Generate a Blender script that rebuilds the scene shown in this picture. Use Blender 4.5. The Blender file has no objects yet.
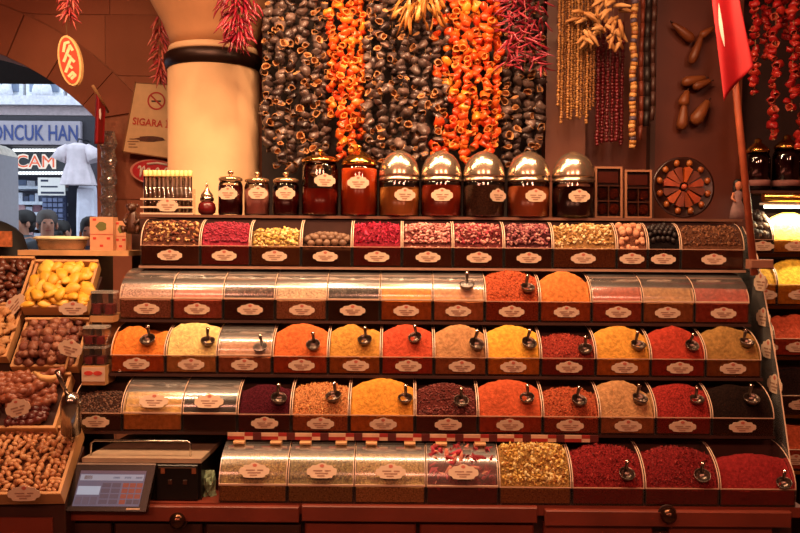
import bpy, math, random
from mathutils import Vector, Matrix, Euler, noise
random.seed(7)
PI = math.pi
S = bpy.context.scene
COL = S.collection
# ------------------------------------------------------------------ camera
EYE, F, PITCH, ROLL = 1.55, 800.0, math.radians(2.04), math.radians(0.45)
CR = (Matrix.Rotation(PI/2-PITCH, 3, 'X') @ Matrix.Rotation(ROLL, 3, 'Z'))
cd = bpy.data.cameras.new('camera'); cam = bpy.data.objects.new('camera', cd); COL.objects.link(cam)
cam.location = (0, 0, EYE); cam.rotation_euler = CR.to_euler()
cd.sensor_width = 36; cd.lens = 36*F/800; cd.clip_start = .05; cd.clip_end = 100
S.camera = cam
def P(px, py, d):
    """photo pixel + distance (world y) -> point"""
    v = CR @ Vector(((px-400)/F, -(py-266.5)/F, -1))
    v = v*(d/v.y)
    return Vector((v.x, v.y, v.z+EYE))
def ZC(py, d): return P(400, py, d).z
# ------------------------------------------------------------------ world, exposure, lights
w = bpy.data.worlds.new('world'); S.world = w; w.use_nodes = True
bg = w.node_tree.nodes['Background']; bg.inputs[0].default_value = (.72, .84, 1, 1); bg.inputs[1].default_value = 2.2
vs = S.view_settings
vs.view_transform = 'Standard'; vs.look = 'None'; vs.gamma = 1; vs.use_curve_mapping = False; vs.exposure = 0.0
WARM = (1, .60, .33)
WARM2 = (1, .38, .23)
def area(name, loc, target, sx, sy, power, col):
    l = bpy.data.lights.new(name, 'AREA'); l.shape = 'RECTANGLE'; l.size = sx; l.size_y = sy; l.energy = power; l.color = col
    o = bpy.data.objects.new(name, l); COL.objects.link(o); o.location = loc
    o.rotation_euler = (Vector(target)-Vector(loc)).to_track_quat('-Z', 'Y').to_euler(); return o
def spot(name, loc, target, power, col, ang=60, rad=.05):
    l = bpy.data.lights.new(name, 'SPOT'); l.energy = power; l.color = col; l.spot_size = math.radians(ang); l.spot_blend = .6; l.shadow_soft_size = rad
    o = bpy.data.objects.new(name, l); COL.objects.link(o); o.location = loc
    o.rotation_euler = (Vector(target)-Vector(loc)).to_track_quat('-Z', 'Y').to_euler(); return o
STRIP_Y, STRIP_Z = 2.22, 2.64
area('strip_lamp_light', (-.1, STRIP_Y, STRIP_Z-.045), (-.1, STRIP_Y+.25, 1.2), 2.0, .09, 50, WARM)
SPOTS = [(-1.15, 2.1, (-.74, 3.1, 1.95), 11), (-1.35, 2.5, (-1.22, 4.0, 1.75), 20), (-.32, 2.42, (-.30, 3.0, 2.0), 42), (.12, 2.42, (.14, 3.0, 2.0), 42), (-1.15, 1.7, (-1.1, 2.5, 1.3), 48), (.75, 1.9, (.8, 2.7, 1.5), 16)]
for x, y, t, pw in SPOTS:
    spot('spot_lamp_light', (x, y, 2.785), t, pw, WARM, 75, .035)
for x in (-1.6, 0, 1.6):  # unseen fill added from behind the camera to lift the bin fronts
    area('fill_lamp_light', (x, -1.2, 3.14), (x*.6, 1.5, 0.6), .5, .5, 40, WARM2)
# ------------------------------------------------------------------ helpers
def lin(h):
    h = h.lstrip('#'); c = [int(h[i:i+2], 16)/255 for i in (0, 2, 4)]
    return tuple([(v/12.92 if v <= .04045 else ((v+.055)/1.055)**2.4) for v in c]+[1])
MATS = {}
def newmat(name):
    m = bpy.data.materials.new(name); m.use_nodes = True; nt = m.node_tree
    return m, nt, nt.nodes['Principled BSDF']
def mat(name, col, rough=.6, metal=0, var=.15, scale=30, bump=0, bscale=None, emit=0, ior=None, rnd=None, coat=0):
    """procedural: noise-varied colour, optional bump, optional per-object variation"""
    if name in MATS: return MATS[name]
    m, nt, b = newmat(name); N, L = nt.nodes, nt.links
    c = lin(col) if isinstance(col, str) else tuple(col)
    tc = N.new('ShaderNodeTexCoord'); nz = N.new('ShaderNodeTexNoise'); nz.inputs['Scale'].default_value = scale; nz.inputs['Detail'].default_value = 4
    L.new(tc.outputs['Object'], nz.inputs['Vector'])
    rp = N.new('ShaderNodeValToRGB'); e = rp.color_ramp.elements
    e[0].position = .3; e[1].position = .7
    e[0].color = tuple([v*(1-var) for v in c[:3]]+[1]); e[1].color = tuple([min(1, v*(1+var)) for v in c[:3]]+[1])
    L.new(nz.outputs['Fac'], rp.inputs['Fac'])
    out = rp.outputs['Color']
    if rnd:
        oi = N.new('ShaderNodeObjectInfo'); r2 = N.new('ShaderNodeValToRGB'); r2.color_ramp.interpolation = 'LINEAR'
        while len(r2.color_ramp.elements) < len(rnd): r2.color_ramp.elements.new(.5)
        for i, cc in enumerate(rnd):
            r2.color_ramp.elements[i].position = i/(len(rnd)-1); r2.color_ramp.elements[i].color = lin(cc)
        L.new(oi.outputs['Random'], r2.inputs['Fac'])
        mx = N.new('ShaderNodeMix'); mx.data_type = 'RGBA'; mx.inputs[0].default_value = .65
        L.new(out, mx.inputs[6]); L.new(r2.outputs['Color'], mx.inputs[7]); out = mx.outputs[2]
    L.new(out, b.inputs['Base Color'])
    b.inputs['Roughness'].default_value = rough; b.inputs['Metallic'].default_value = metal
    if coat: b.inputs['Coat Weight'].default_value = coat
    if emit:
        L.new(out, b.inputs['Emission Color']); b.inputs['Emission Strength'].default_value = emit
    if bump:
        n2 = N.new('ShaderNodeTexNoise'); n2.inputs['Scale'].default_value = bscale or scale*3; n2.inputs['Detail'].default_value = 3
        L.new(tc.outputs['Object'], n2.inputs['Vector'])
        bp = N.new('ShaderNodeBump'); bp.inputs['Strength'].default_value = min(1, bump); bp.inputs['Distance'].default_value = .003
        L.new(n2.outputs['Fac'], bp.inputs['Height']); L.new(bp.outputs['Normal'], b.inputs['Normal'])
    MATS[name] = m; return m
def glassy(name, tint, refl=.1, rough=.06, haze=0.0, hcol=(.85, .8, .75, 1)):
    """thin clear acrylic / glass sheet"""
    if name in MATS: return MATS[name]
    m, nt, b = newmat(name); N, L = nt.nodes, nt.links; N.remove(b)
    out = N['Material Output']
    t = N.new('ShaderNodeBsdfTransparent'); t.inputs[0].default_value = tint
    g = N.new('ShaderNodeBsdfGlossy'); g.inputs['Roughness'].default_value = rough
    fr = N.new('ShaderNodeFresnel'); fr.inputs['IOR'].default_value = 1.45
    tc = N.new('ShaderNodeTexCoord'); nz = N.new('ShaderNodeTexNoise'); nz.inputs['Scale'].default_value = 18
    L.new(tc.outputs['Object'], nz.inputs['Vector'])
    ad = N.new('ShaderNodeMath'); ad.operation = 'MULTIPLY_ADD'; ad.inputs[1].default_value = 1.0; ad.inputs[2].default_value = refl
    L.new(fr.outputs[0], ad.inputs[0])
    mx = N.new('ShaderNodeMixShader'); L.new(ad.outputs[0], mx.inputs[0]); L.new(t.outputs[0], mx.inputs[1]); L.new(g.outputs[0], mx.inputs[2])
    res = mx
    if haze:
        df = N.new('ShaderNodeBsdfDiffuse'); df.inputs[0].default_value = hcol
        hz = N.new('ShaderNodeMath'); hz.operation = 'MULTIPLY'; hz.inputs[1].default_value = haze*2; L.new(nz.outputs['Fac'], hz.inputs[0])
        m2 = N.new('ShaderNodeMixShader'); L.new(hz.outputs[0], m2.inputs[0]); L.new(mx.outputs[0], m2.inputs[1]); L.new(df.outputs[0], m2.inputs[2]); res = m2
    L.new(res.outputs[0], out.inputs['Surface'])
    MATS[name] = m; return m
class MB:
    def __init__(s): s.v = []; s.f = []; s.m = []; s.sm = []
    def add(s, vs_, fs, mi=0, smooth=False):
        o = len(s.v); s.v += [tuple(p) for p in vs_]
        for f in fs: s.f.append(tuple(i+o for i in f)); s.m.append(mi); s.sm.append(smooth)
        return s
    def box(s, c, size, mi=0, M=None):
        x, y, z = [k/2 for k in size]; c = Vector(c)
        vs_ = [Vector((a*x, b*y, d*z)) for a in (-1, 1) for b in (-1, 1) for d in (-1, 1)]
        if M: vs_ = [M @ p for p in vs_]
        return s.add([p+c for p in vs_], [(0, 1, 3, 2), (4, 6, 7, 5), (0, 4, 5, 1), (2, 3, 7, 6), (0, 2, 6, 4), (1, 5, 7, 3)], mi)
    def bb(s, x0, x1, y0, y1, z0, z1, mi=0): return s.box(((x0+x1)/2, (y0+y1)/2, (z0+z1)/2), (x1-x0, y1-y0, z1-z0), mi)
    def cbox(s, c, size, b, mi=0, M=None):
        """box with chamfered front (-y) edges"""
        x, y, z = [k/2 for k in size]; c = Vector(c)
        q = [(-x, y, -z), (x, y, -z), (x, y, z), (-x, y, z), (-x, -y+b, -z), (x, -y+b, -z), (x, -y+b, z), (-x, -y+b, z),
             (-x+b, -y, -z+b), (x-b, -y, -z+b), (x-b, -y, z-b), (-x+b, -y, z-b)]
        q = [Vector(p) for p in q]
        if M: q = [M @ p for p in q]
        f = [(0, 3, 2, 1), (8, 9, 10, 11)]
        for i in range(4):
            j = (i+1) % 4; f += [(i, j, j+4, i+4), (i+4, j+4, j+8, i+8)]
        return s.add([p+c for p in q], f, mi)
    def prism(s, pts, fn, t0, t1, mi=0, mside=None):
        """2-d polygon pts pushed through fn(a,b,t) between t0 and t1"""
        n = len(pts); vs_ = [fn(a, b, t0) for a, b in pts]+[fn(a, b, t1) for a, b in pts]
        s.add(vs_, [tuple(range(n))[::-1], tuple(range(n, 2*n))], mi)
        o = len(s.v)-2*n
        for i in range(n):
            j = (i+1) % n; s.f.append((o+i, o+j, o+n+j, o+n+i)); s.m.append(mi if mside is None else mside); s.sm.append(False)
        return s
    def lathe(s, prof, c=(0, 0, 0), n=24, mi=0, M=None, smooth=True, sx=1, sy=1, mfn=None):
        c = Vector(c); vs_ = []
        for r, z in prof:
            for k in range(n):
                a = 2*PI*k/n; p = Vector((r*math.cos(a)*sx, r*math.sin(a)*sy, z)); vs_.append((M @ p if M else p)+c)
        o = len(s.v); s.v += [tuple(p) for p in vs_]
        for i in range(len(prof)-1):
            for k in range(n):
                k2 = (k+1) % n
                s.f.append((o+i*n+k, o+i*n+k2, o+(i+1)*n+k2, o+(i+1)*n+k)); s.m.append(mfn(i) if mfn else mi); s.sm.append(smooth)
        for i, rev in ((0, True), (len(prof)-1, False)):
            if prof[i][0] > 1e-5:
                f = tuple(o+i*n+k for k in range(n)); s.f.append(f[::-1] if rev else f); s.m.append(mfn(min(i, len(prof)-2)) if mfn else mi); s.sm.append(False)
        return s
    def tube(s, pts, r, n=8, mi=0, smooth=True):
        pts = [Vector(p) for p in pts]; rs = r if isinstance(r, (list, tuple)) else [r]*len(pts)
        o = len(s.v); up = Vector((0, 0, 1)); prev = None
        for i, p in enumerate(pts):
            t = (pts[min(i+1, len(pts)-1)]-pts[max(i-1, 0)]).normalized()
            if prev is None:
                a = t.cross(up if abs(t.z) < .9 else Vector((1, 0, 0))).normalized()
            else:
                a = (prev-t*prev.dot(t)).normalized()
            prev = a; b = t.cross(a)
            for k in range(n):
                an = 2*PI*k/n; s.v.append(tuple(p+(a*math.cos(an)+b*math.sin(an))*rs[i]))
        for i in range(len(pts)-1):
            for k in range(n):
                k2 = (k+1) % n; s.f.append((o+i*n+k, o+i*n+k2, o+(i+1)*n+k2, o+(i+1)*n+k)); s.m.append(mi); s.sm.append(smooth)
        e = o+(len(pts)-1)*n
        s.f += [tuple(o+k for k in range(n))[::-1], tuple(e+k for k in range(n))]; s.m += [mi, mi]; s.sm += [False, False]
        return s
    def blob(s, c, r, seg=8, ring=5, M=None, amp=0, fr=3, mi=0, seed=0):
        c = Vector(c); r = Vector(r) if not isinstance(r, (int, float)) else Vector((r, r, r)); vs_ = [Vector((0, 0, -1))]
        for i in range(1, ring):
            ph = -PI/2+PI*i/ring
            for k in range(seg):
                a = 2*PI*k/seg; vs_.append(Vector((math.cos(ph)*math.cos(a), math.cos(ph)*math.sin(a), math.sin(ph))))
        vs_.append(Vector((0, 0, 1)))
        res = []
        for p in vs_:
            k = 1+(amp*noise.noise(p*fr+Vector((seed*3.1, seed*1.7, seed))) if amp else 0)
            q = Vector((p.x*r.x, p.y*r.y, p.z*r.z))*k
            res.append((M @ q if M else q)+c)
        f = []
        for k in range(seg):
            k2 = (k+1) % seg; f.append((0, 1+k2, 1+k)); b = 1+(ring-2)*seg; f.append((b+k, b+k2, len(vs_)-1))
        for i in range(ring-2):
            for k in range(seg):
                k2 = (k+1) % seg; f.append((1+i*seg+k, 1+i*seg+k2, 1+(i+1)*seg+k2, 1+(i+1)*seg+k))
        return s.add(res, f, mi, True)
    def off(s, v):
        v = Vector(v); s.v = [tuple(Vector(p)-v) for p in s.v]; return s
    def mesh(s, name, mats):
        me = bpy.data.meshes.new(name); me.from_pydata(s.v, [], s.f)
        for m in (mats if isinstance(mats, (list, tuple)) else [mats]): me.materials.append(m)
        me.polygons.foreach_set('material_index', s.m); me.polygons.foreach_set('use_smooth', s.sm); me.update()
        return me
def link(name, me, parent=None, loc=None, rot=None, M=None):
    o = bpy.data.objects.new(name, me); COL.objects.link(o)
    if parent: o.parent = parent
    if M is not None: o.matrix_local = M
    if loc is not None: o.location = loc
    if rot is not None: o.rotation_euler = rot
    return o
def tag(o, label=None, cat=None, group=None, kind=None):
    if label: o['label'] = label
    if cat: o['category'] = cat
    if group: o['group'] = group
    if kind: o['kind'] = kind
    return o
def thing(name, label, cat, loc=(0, 0, 0), group=None, rot=None):
    o = bpy.data.objects.new(name, None); COL.objects.link(o); o.location = loc; o.empty_display_size = .02
    if rot is not None: o.rotation_euler = rot
    return tag(o, label, cat, group)
def part(name, mb, mats, parent, label=None, world=True):
    """mb in world coordinates unless world=False"""
    if world and parent is not None:
        q = parent; v = Vector((0, 0, 0))
        while q: v += q.location; q = q.parent
        mb.off(v)
    o = link(name, mb.mesh(name, mats), parent)
    if label: o['label'] = label
    return o
def solo(name, mb, mats, label, cat, group=None, base=None, kind=None):
    """one-mesh thing, origin moved to its base"""
    if base is None:
        xs = [p[0] for p in mb.v]; ys = [p[1] for p in mb.v]; zs = [p[2] for p in mb.v]
        base = ((min(xs)+max(xs))/2, (min(ys)+max(ys))/2, min(zs))
    mb.off(base); o = link(name, mb.mesh(name, mats), None, base); return tag(o, label, cat, group, kind)
def struct(name, mb, mats, parent=None):
    o = link(name, mb.mesh(name, mats), parent)
    if not parent: o['kind'] = 'structure'
    return o
def text_mb(t, w_, h_, extr=.002, off=.018):
    """lettering in the XZ plane facing -Y, centred, w_ x h_"""
    c = bpy.data.curves.new('lettering', 'FONT'); c.body = t; c.size = 1; c.offset = off; c.resolution_u = 3
    o = bpy.data.objects.new('lettering', c); COL.objects.link(o)
    dg = bpy.context.evaluated_depsgraph_get(); dg.update()
    me = bpy.data.meshes.new_from_object(o.evaluated_get(dg))
    vs_ = [v.co.copy() for v in me.vertices]; fs = [tuple(p.vertices) for p in me.polygons]
    bpy.data.objects.remove(o); bpy.data.meshes.remove(me)
    x0, x1 = min(v.x for v in vs_), max(v.x for v in vs_); y0, y1 = min(v.y for v in vs_), max(v.y for v in vs_)
    mb = MB(); mb.add([((v.x-(x0+x1)/2)/(x1-x0)*w_, -extr, (v.y-(y0+y1)/2)/(y1-y0)*h_) for v in vs_], fs); return mb
def place(mb, M):
    mb.v = [tuple(M @ Vector(p)) for p in mb.v]; return mb
def rr(a, b): return random.uniform(a, b)
def rmat(): return Euler((rr(0, 6.3), rr(0, 6.3), rr(0, 6.3))).to_matrix()
# ------------------------------------------------------------------ common materials
ACR = glassy('acrylic', (.93, .90, .88, 1), .035, .07, .02)
LIDM = glassy('acrylic_lid', (.95, .93, .91, 1), .07, .19, .06)
ACR_FRONT = glassy('acrylic_front', (.88, .76, .68, 1), .012, .08, .025, (.45, .17, .10, 1))
GLASS = glassy('clear_glass', (.95, .94, .92, 1), .04, .02)
EDGE = mat('acrylic_edge', '#dcb99e', .35, var=.08)
LIP = mat('acrylic_lip', '#b98e76', .35, var=.08)
RAIL = mat('shelf_rail', '#9a7460', .5)
CARD = mat('card', '#cfb196', .7, var=.05)
REDINK = mat('red_ink', '#c4372c', .7)
EMBL = mat('emblem_ink', '#b8604e', .7)
DARKINK = mat('dark_ink', '#96705c', .8)
STEEL = mat('steel', '#b9b2aa', .22, 1, .08)
CHROME = mat('chrome', '#d9cfc2', .10, 1, .03)
BRASS = mat('brass', '#e0a854', .18, 1, .08)
DWOOD = mat('dark_wood', '#3a1a10', .55, var=.3, scale=9, bump=.2)
RWOOD = mat('red_wood', '#783222', .45, var=.2, scale=8, bump=.15, bscale=60)
LWOOD = mat('light_wood', '#c99a68', .55, var=.2, scale=14, bump=.2, bscale=80)
BLACKP = mat('black_plastic', '#15110f', .35)
WHITEP = mat('white_plastic', '#e8e4dc', .4, var=.04)
# ------------------------------------------------------------------ the room
WY = 4.0
AX, AZ = P(-97, 309, WY).x, P(-97, 309, WY).z
RI = 273*WY/F; RE = 318*WY/F
JX = P(97, 120, WY).x
LX0, RX1, FY, CEIL = -4.3, 4.2, -3.6, 3.7
STONE = mat('stone', '#a8664a', .9, var=.22, scale=5, bump=.5, bscale=45, rnd=['#a4614a', '#94563f', '#b87656', '#a6644c'])
MORTAR = mat('mortar', '#a46a50', .95, bump=.4)
PLASTER = mat('plaster_dim', '#8a5a46', .9, var=.1, scale=3)
fl = struct('floor', MB().bb(LX0-.2, RX1+.2, FY-.2, WY+.5, -.1, 0), mat('floor_stone', '#6d5a4e', .6, var=.2, scale=4, bump=.2))
struct('ceiling', MB().bb(LX0-.2, RX1+.2, FY-.2, WY+.45, CEIL, CEIL+.15), PLASTER)
struct('wall_left', MB().bb(LX0-.2, LX0, FY-.2, WY, 0, CEIL), PLASTER)
struct('wall_right', MB().bb(RX1, RX1+.2, FY-.2, WY+.4, 0, CEIL), PLASTER)
struct('wall_front', MB().bb(LX0, RX1, FY-.2, FY, 0, CEIL), PLASTER)
# arched wall: core with the opening cut out
LJ = 2*AX-JX; TH = .42
a0 = math.acos((JX-AX)/RI); NA = 24
arc = [(AX+RI*math.cos(a), AZ+RI*math.sin(a)) for a in [a0+(PI-2*a0)*i/NA for i in range(NA+1)]]
wb = MB(); fn = lambda a, b, t: Vector((a, t, b))
wb.bb(JX, RX1, WY, WY+TH, 0, CEIL); wb.bb(LX0-.2, LJ, WY, WY+TH, 0, CEIL)
for i in range(NA):
    (xa, za), (xb, zb) = arc[i+1], arc[i]
    wb.prism([(xa, za), (xb, zb), (xb, CEIL), (xa, CEIL)], fn, WY, WY+TH)
wall = struct('wall_back', wb, MORTAR)
# voussoirs
NV = 15
for i in range(NV):
    p0 = a0-.42+(PI-2*a0+.84)*i/NV; p1 = a0-.42+(PI-2*a0+.84)*(i+1)/NV; g = .0022
    def rad(r, a): return (AX+r*math.cos(a), AZ+r*math.sin(a))
    if p1 < a0+.02 or p0 > PI-a0-.02:   # springer stones beside the opening
        s_ = 1 if p1 < a0+.02 else -1
        continue
    q = max(p0, a0-.0); q1 = min(p1, PI-a0)
    pts = [rad(RI+.002, a) for a in (q1-g, (q+q1)/2, q+g)]+[rad(RE, a) for a in (p0+g, (p0+p1)/2, p1-g)]
    link('arch_stone', MB().prism(pts, fn, WY-.012-.003*(i % 3), WY+.002).mesh('arch_stone', STONE), wall)
# courses of blocks
z = 0; row = 0
random.seed(3)
while z < CEIL-.02:
    h = (.3, .26, .33, .28)[row % 4]; z1 = min(z+h, CEIL)
    x = LX0+.02-(.2 if row % 2 else 0)
    while x < .2:
        x1 = x+rr(.38, .62); g = .003
        xa, xb = max(x+g, LX0), x1-g
        def floor_z(xx):
            dx = xx-AX
            if abs(dx) < RE: zz = AZ+math.sqrt(RE*RE-dx*dx)+.008
            else: zz = -1
            if LJ-.0 <= xx <= JX+.0: zz = max(zz, AZ)
            if zz < P(0, 100, WY).z-.4 and not (LJ < xx < JX): zz = -1
            return zz
        spans = [(xa, xb)]
        if xa < JX < xb: spans = [(JX+.003, xb)] if z1 < P(0, 108, WY).z else [(xa, xb)]
        if xa < LJ < xb and z1 < P(0, 108, WY).z: spans = [(xa, LJ-.003)]
        for sa, sb in spans:
            bot = []
            for k in range(9):
                xx = sa+(sb-sa)*k/8; bot.append((xx, max(z+g, floor_z(xx))))
            if sa >= JX-.01 or sb <= LJ+.01:
                springz = AZ+math.sqrt(max(0, RE*RE-(JX-AX)**2))
                if z1 < springz-.35: bot = [(sa, z+g), (sb, z+g)]
            ok = [b for b in bot if b[1] < z1-g-.004]
            if len(ok) >= 2 and sb-sa > .03:
                pts = ok+[(ok[-1][0], z1-g), (ok[0][0], z1-g)]
                link('stone_block', MB().prism(pts, fn, WY-rr(.004, .010), WY+.002).mesh('stone_block', STONE), wall)
        x = x1
    z = z1; row += 1
# ------------------------------------------------------------------ column
CD = 3.26; c0 = P(214, 120, CD); cx = c0.x
def cz(py): return P(214, py, 3.08).z
cr = 47.0*3.08/F
SAND = mat('column_stone', '#c8a078', .75, var=.12, scale=4, bump=.25, bscale=40)
col = thing('stone_column', 'cream stone column with dark iron ring below its flared capital', 'column', (cx, CD, 0))
part('shaft', MB().lathe([(cr*1.12, 0), (cr*1.12, .12), (cr, .16), (cr, cz(62))], (cx, CD, 0), 40), SAND, col)
part('iron_ring', MB().lathe([(cr*.98, cz(62)), (cr*1.05, cz(61)), (cr*1.08, cz(55)), (cr*1.08, cz(49)), (cr*1.02, cz(46)), (cr*.9, cz(46))], (cx, CD, 0), 40), mat('iron', '#2b1712', .4, .6), col, 'dark iron ring')
part('collar', MB().lathe([(cr*.97, cz(46)), (cr*1.0, cz(44)), (cr*.97, cz(39)), (cr*.9, cz(38))], (cx, CD, 0), 40), SAND, col)
part('capital', MB().lathe([(cr*.93, cz(38)), (cr*.98, cz(28)), (cr*1.12, cz(12)), (cr*1.32, cz(-5)), (cr*1.5, cz(-22)), (cr*1.6, cz(-40)), (cr*1.6, CEIL)], (cx, CD, 0), 40), mat('capital_stone', '#b98258', .8, var=.15, scale=5, bump=.3, bscale=40), col)
# ------------------------------------------------------------------ stall: rows
ROWS = [  # lip depth, lip y, bottom y, top z source, bin depth
    dict(d=2.667, lip=247.5, bot=267, D=.10),
    dict(d=2.580, lip=301, bot=321, D=.15),
    dict(d=2.500, lip=357.5, bot=375, D=.15),
    dict(d=2.415, lip=416, bot=433, D=.15),
    dict(d=2.320, lip=487, bot=504, D=.16)]
for r in ROWS: r['zl'] = ZC(r['lip'], r['d']); r['zb'] = ZC(r['bot'], r['d'])
SHELF_T = .010
JAR_Z = ZC(216.5, 2.80)
ROWS[0]['zt'] = JAR_Z-SHELF_T-.006
for i in range(1, 5): ROWS[i]['zt'] = ROWS[i-1]['zb']-SHELF_T-.006-(.012 if i == 4 else 0)
# plaque outline (cartouche)
def cartouche(w_, h_):
    q = [(1, .25), (.93, .45), (.78, .52), (.68, .85), (.35, .92), (.22, 1.1), (0, 1.22)]
    top = [(a*w_/2, b*h_/2) for a, b in q]
    right = top+[(-a, b) for a, b in top[-2::-1]]
    low = [(a, -min(b, h_*.46)) for a, b in right[::-1]]
    return right+low
def plaque_parts(w_, h_):
    pl = MB().prism(cartouche(w_, h_), lambda a, b, t: Vector((a, t, b)), -.0015, 0).mesh('label_plaque', CARD)
    em = MB().prism([(w_*.075*math.cos(a), h_*.40+w_*.055*math.sin(a)) for a in [k*PI/5 for k in range(10)]], lambda a, b, t: Vector((a, t, b)), -.0021, -.0015).mesh('emblem', EMBL)
    pr = MB()
    for (cx_, cz_, ww) in ((-.13, .06, .3), (.2, .06, .2), (.0, -.12, .44), (-.02, -.29, .24)):
        pr.box((cx_*w_, -.0019, cz_*h_), (ww*w_, .0006, h_*.09))
    return pl, em, pr.mesh('printed_lines', DARKINK)
PLQ = plaque_parts(.082, .034); PLQ_B = plaque_parts(.088, .042)
def plaque(parent, loc, rot=(0, 0, 0), q=None):
    q = q or PLQ
    p = link('label_plaque', q[0], parent, loc, rot); link('emblem', q[1], p); link('printed_lines', q[2], p); return p
def arcpts(D, H, n=9, e=1.0): return [(D*(1-math.cos(PI/2*i/n)), H*math.sin(PI/2*i/n)**e) for i in range(n+1)]
ALLBINS = []
def make_bin(row, x0, x1, desc, tier, lid=False, plq='front', hinge=False, plx=.5, cat_label=None):
    d, zl, zb, zt, D = row['d'], row['zl'], row['zb'], row['zt'], row['D']
    g = .0015; x0 += g; x1 -= g; t = .003; H = zt-zl
    xm = (x0+x1)/2
    root = thing('spice_bin', cat_label or f'clear acrylic bin of {desc} on the {tier}', 'spice bin', (xm, d, zb), 'acrylic spice bins')
    X = lambda x: x-xm
    A = [(0.0, zl-zb)]+[(a, b+zl-zb) for a, b in arcpts(D, H)][1:]
    prof = [(0, 0)]+A+[(D, 0)]
    for xa in (x0, x1-t):
        m = MB().prism(prof, lambda a, b, u: Vector((u, a, b)), X(xa), X(xa)+t, 0, 1); m.m = [(1 if 2+1 <= k <= 2+len(A)-1 else 0) if k >= 2 else 0 for k in range(len(m.m))]; part('side_panel', m, [ACR, EDGE], root, None, False)
    part('front_panel', MB().bb(X(x0)+t, X(x1)-t, 0, t, 0, zl-zb), ACR_FRONT, root, None, False)
    part('lip_strip', MB().bb(X(x0)+t, X(x1)-t, -.0015, t+.001, zl-zb, zl-zb+.0022), LIP, root, None, False)
    part('back_panel', MB().bb(X(x0)+t, X(x1)-t, D-t, D, 0, zt-zb), DWOOD, root, None, False)
    part('bottom_panel', MB().bb(X(x0)+t, X(x1)-t, t, D-t, 0, .003), ACR, root, None, False)
    if lid:
        m = MB(); o_ = [(a, b+zl-zb+.0035) for a, b in arcpts(D, H, 14)]; n = len(o_); vs_ = []
        for xx in (X(x0)+.001, X(x1)-.001): vs_ += [(xx, a, b) for a, b in o_]
        m.add(vs_, [(i, i+1, n+i+1, n+i) for i in range(n-1)], 0, True)
        lo = part('lid', m, LIDM, root, 'clear curved acrylic lid', False)
        part('lid_edge', MB().bb(X(x0)+.001, X(x1)-.001, -.003, .001, zl-zb+.0022, zl-zb+.0065), EDGE, lo, None, False)
        if hinge:
            for s in (-.28, .28):
                part('hinge', MB().cbox((s*(x1-x0), D*.55, zt-zb-.001), (.034, .03, .008), .002), BRASS if False else LWOOD, lo, None, False)
    if plq == 'front': plaque(root, (X(x0+(x1-x0)*plx), -.0005, (zl-zb)*.50))
    elif plq == 'lid':
        th = .34; yy = D*(1-math.cos(th)); zz = (zl-zb)+H*math.sin(th)+.004
        nrm = Vector((0, -math.cos(th)*H, math.sin(th)*D)).normalized(); ang = math.asin(nrm.z)
        plaque(root, (X(x0+(x1-x0)*plx), yy-.004, zz+.002), (-ang, 0, 0), PLQ_B)
    return root
PW = {}
def powder(hexc, coarse=False):
    k = (hexc, coarse)
    if k not in PW:
        c_ = lin(hexc); g_ = .3*c_[0]+.5*c_[1]+.2*c_[2]; c_ = tuple(v*.86+(g_*.7+.006)*.14 for v in c_[:3])+(1,)
        PW[k] = mat('spice_'+hexc.strip('#')+('c' if coarse else ''), c_, .95, var=.28 if not coarse else .6, scale=90 if not coarse else 210, bump=.9 if not coarse else 1.0, bscale=190 if not coarse else 260)
        PW[k].node_tree.nodes['Principled BSDF'].inputs['Specular IOR Level'].default_value = .08
    return PW[k]
def heap_fn(row, x0, x1, fill=1.0, mound=.45, dents=(), seed=0, rough=.003, peak=0.0, lidded=False):
    D, zl, zb, zt = row['D'], row['zl'], row['zb'], row['zt']; H = (zt-zl)
    def f(u, v):
        base = math.sin(v/.5*PI/2)**.85 if v < .5 else 1-.30*(v-.5)/.5
        z_ = zl-.003+H*(fill*base*(1.12 if not lidded else .95)*(1-mound*(abs(u-peak)**2.0)))-(1-fill)*.012
        for (du, dv, dr, dh) in dents:
            z_ -= dh*math.exp(-(((u-du)*(x1-x0)/2)**2+((v-dv)*D)**2)/(dr*dr))
        z_ += rough*noise.fractal(Vector((u*2.3+seed*7.7, v*2.4, seed)), .8, 2, 4)
        if lidded: lim = zl+H*math.sin(math.acos(max(-1, 1-v)))-.0025 if v > .06 else zl-.001
        else: lim = zl+H*1.25 if v < .46 else zt-.004
        return min(z_, lim if v > .02 else zl-.001)
    return f
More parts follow.
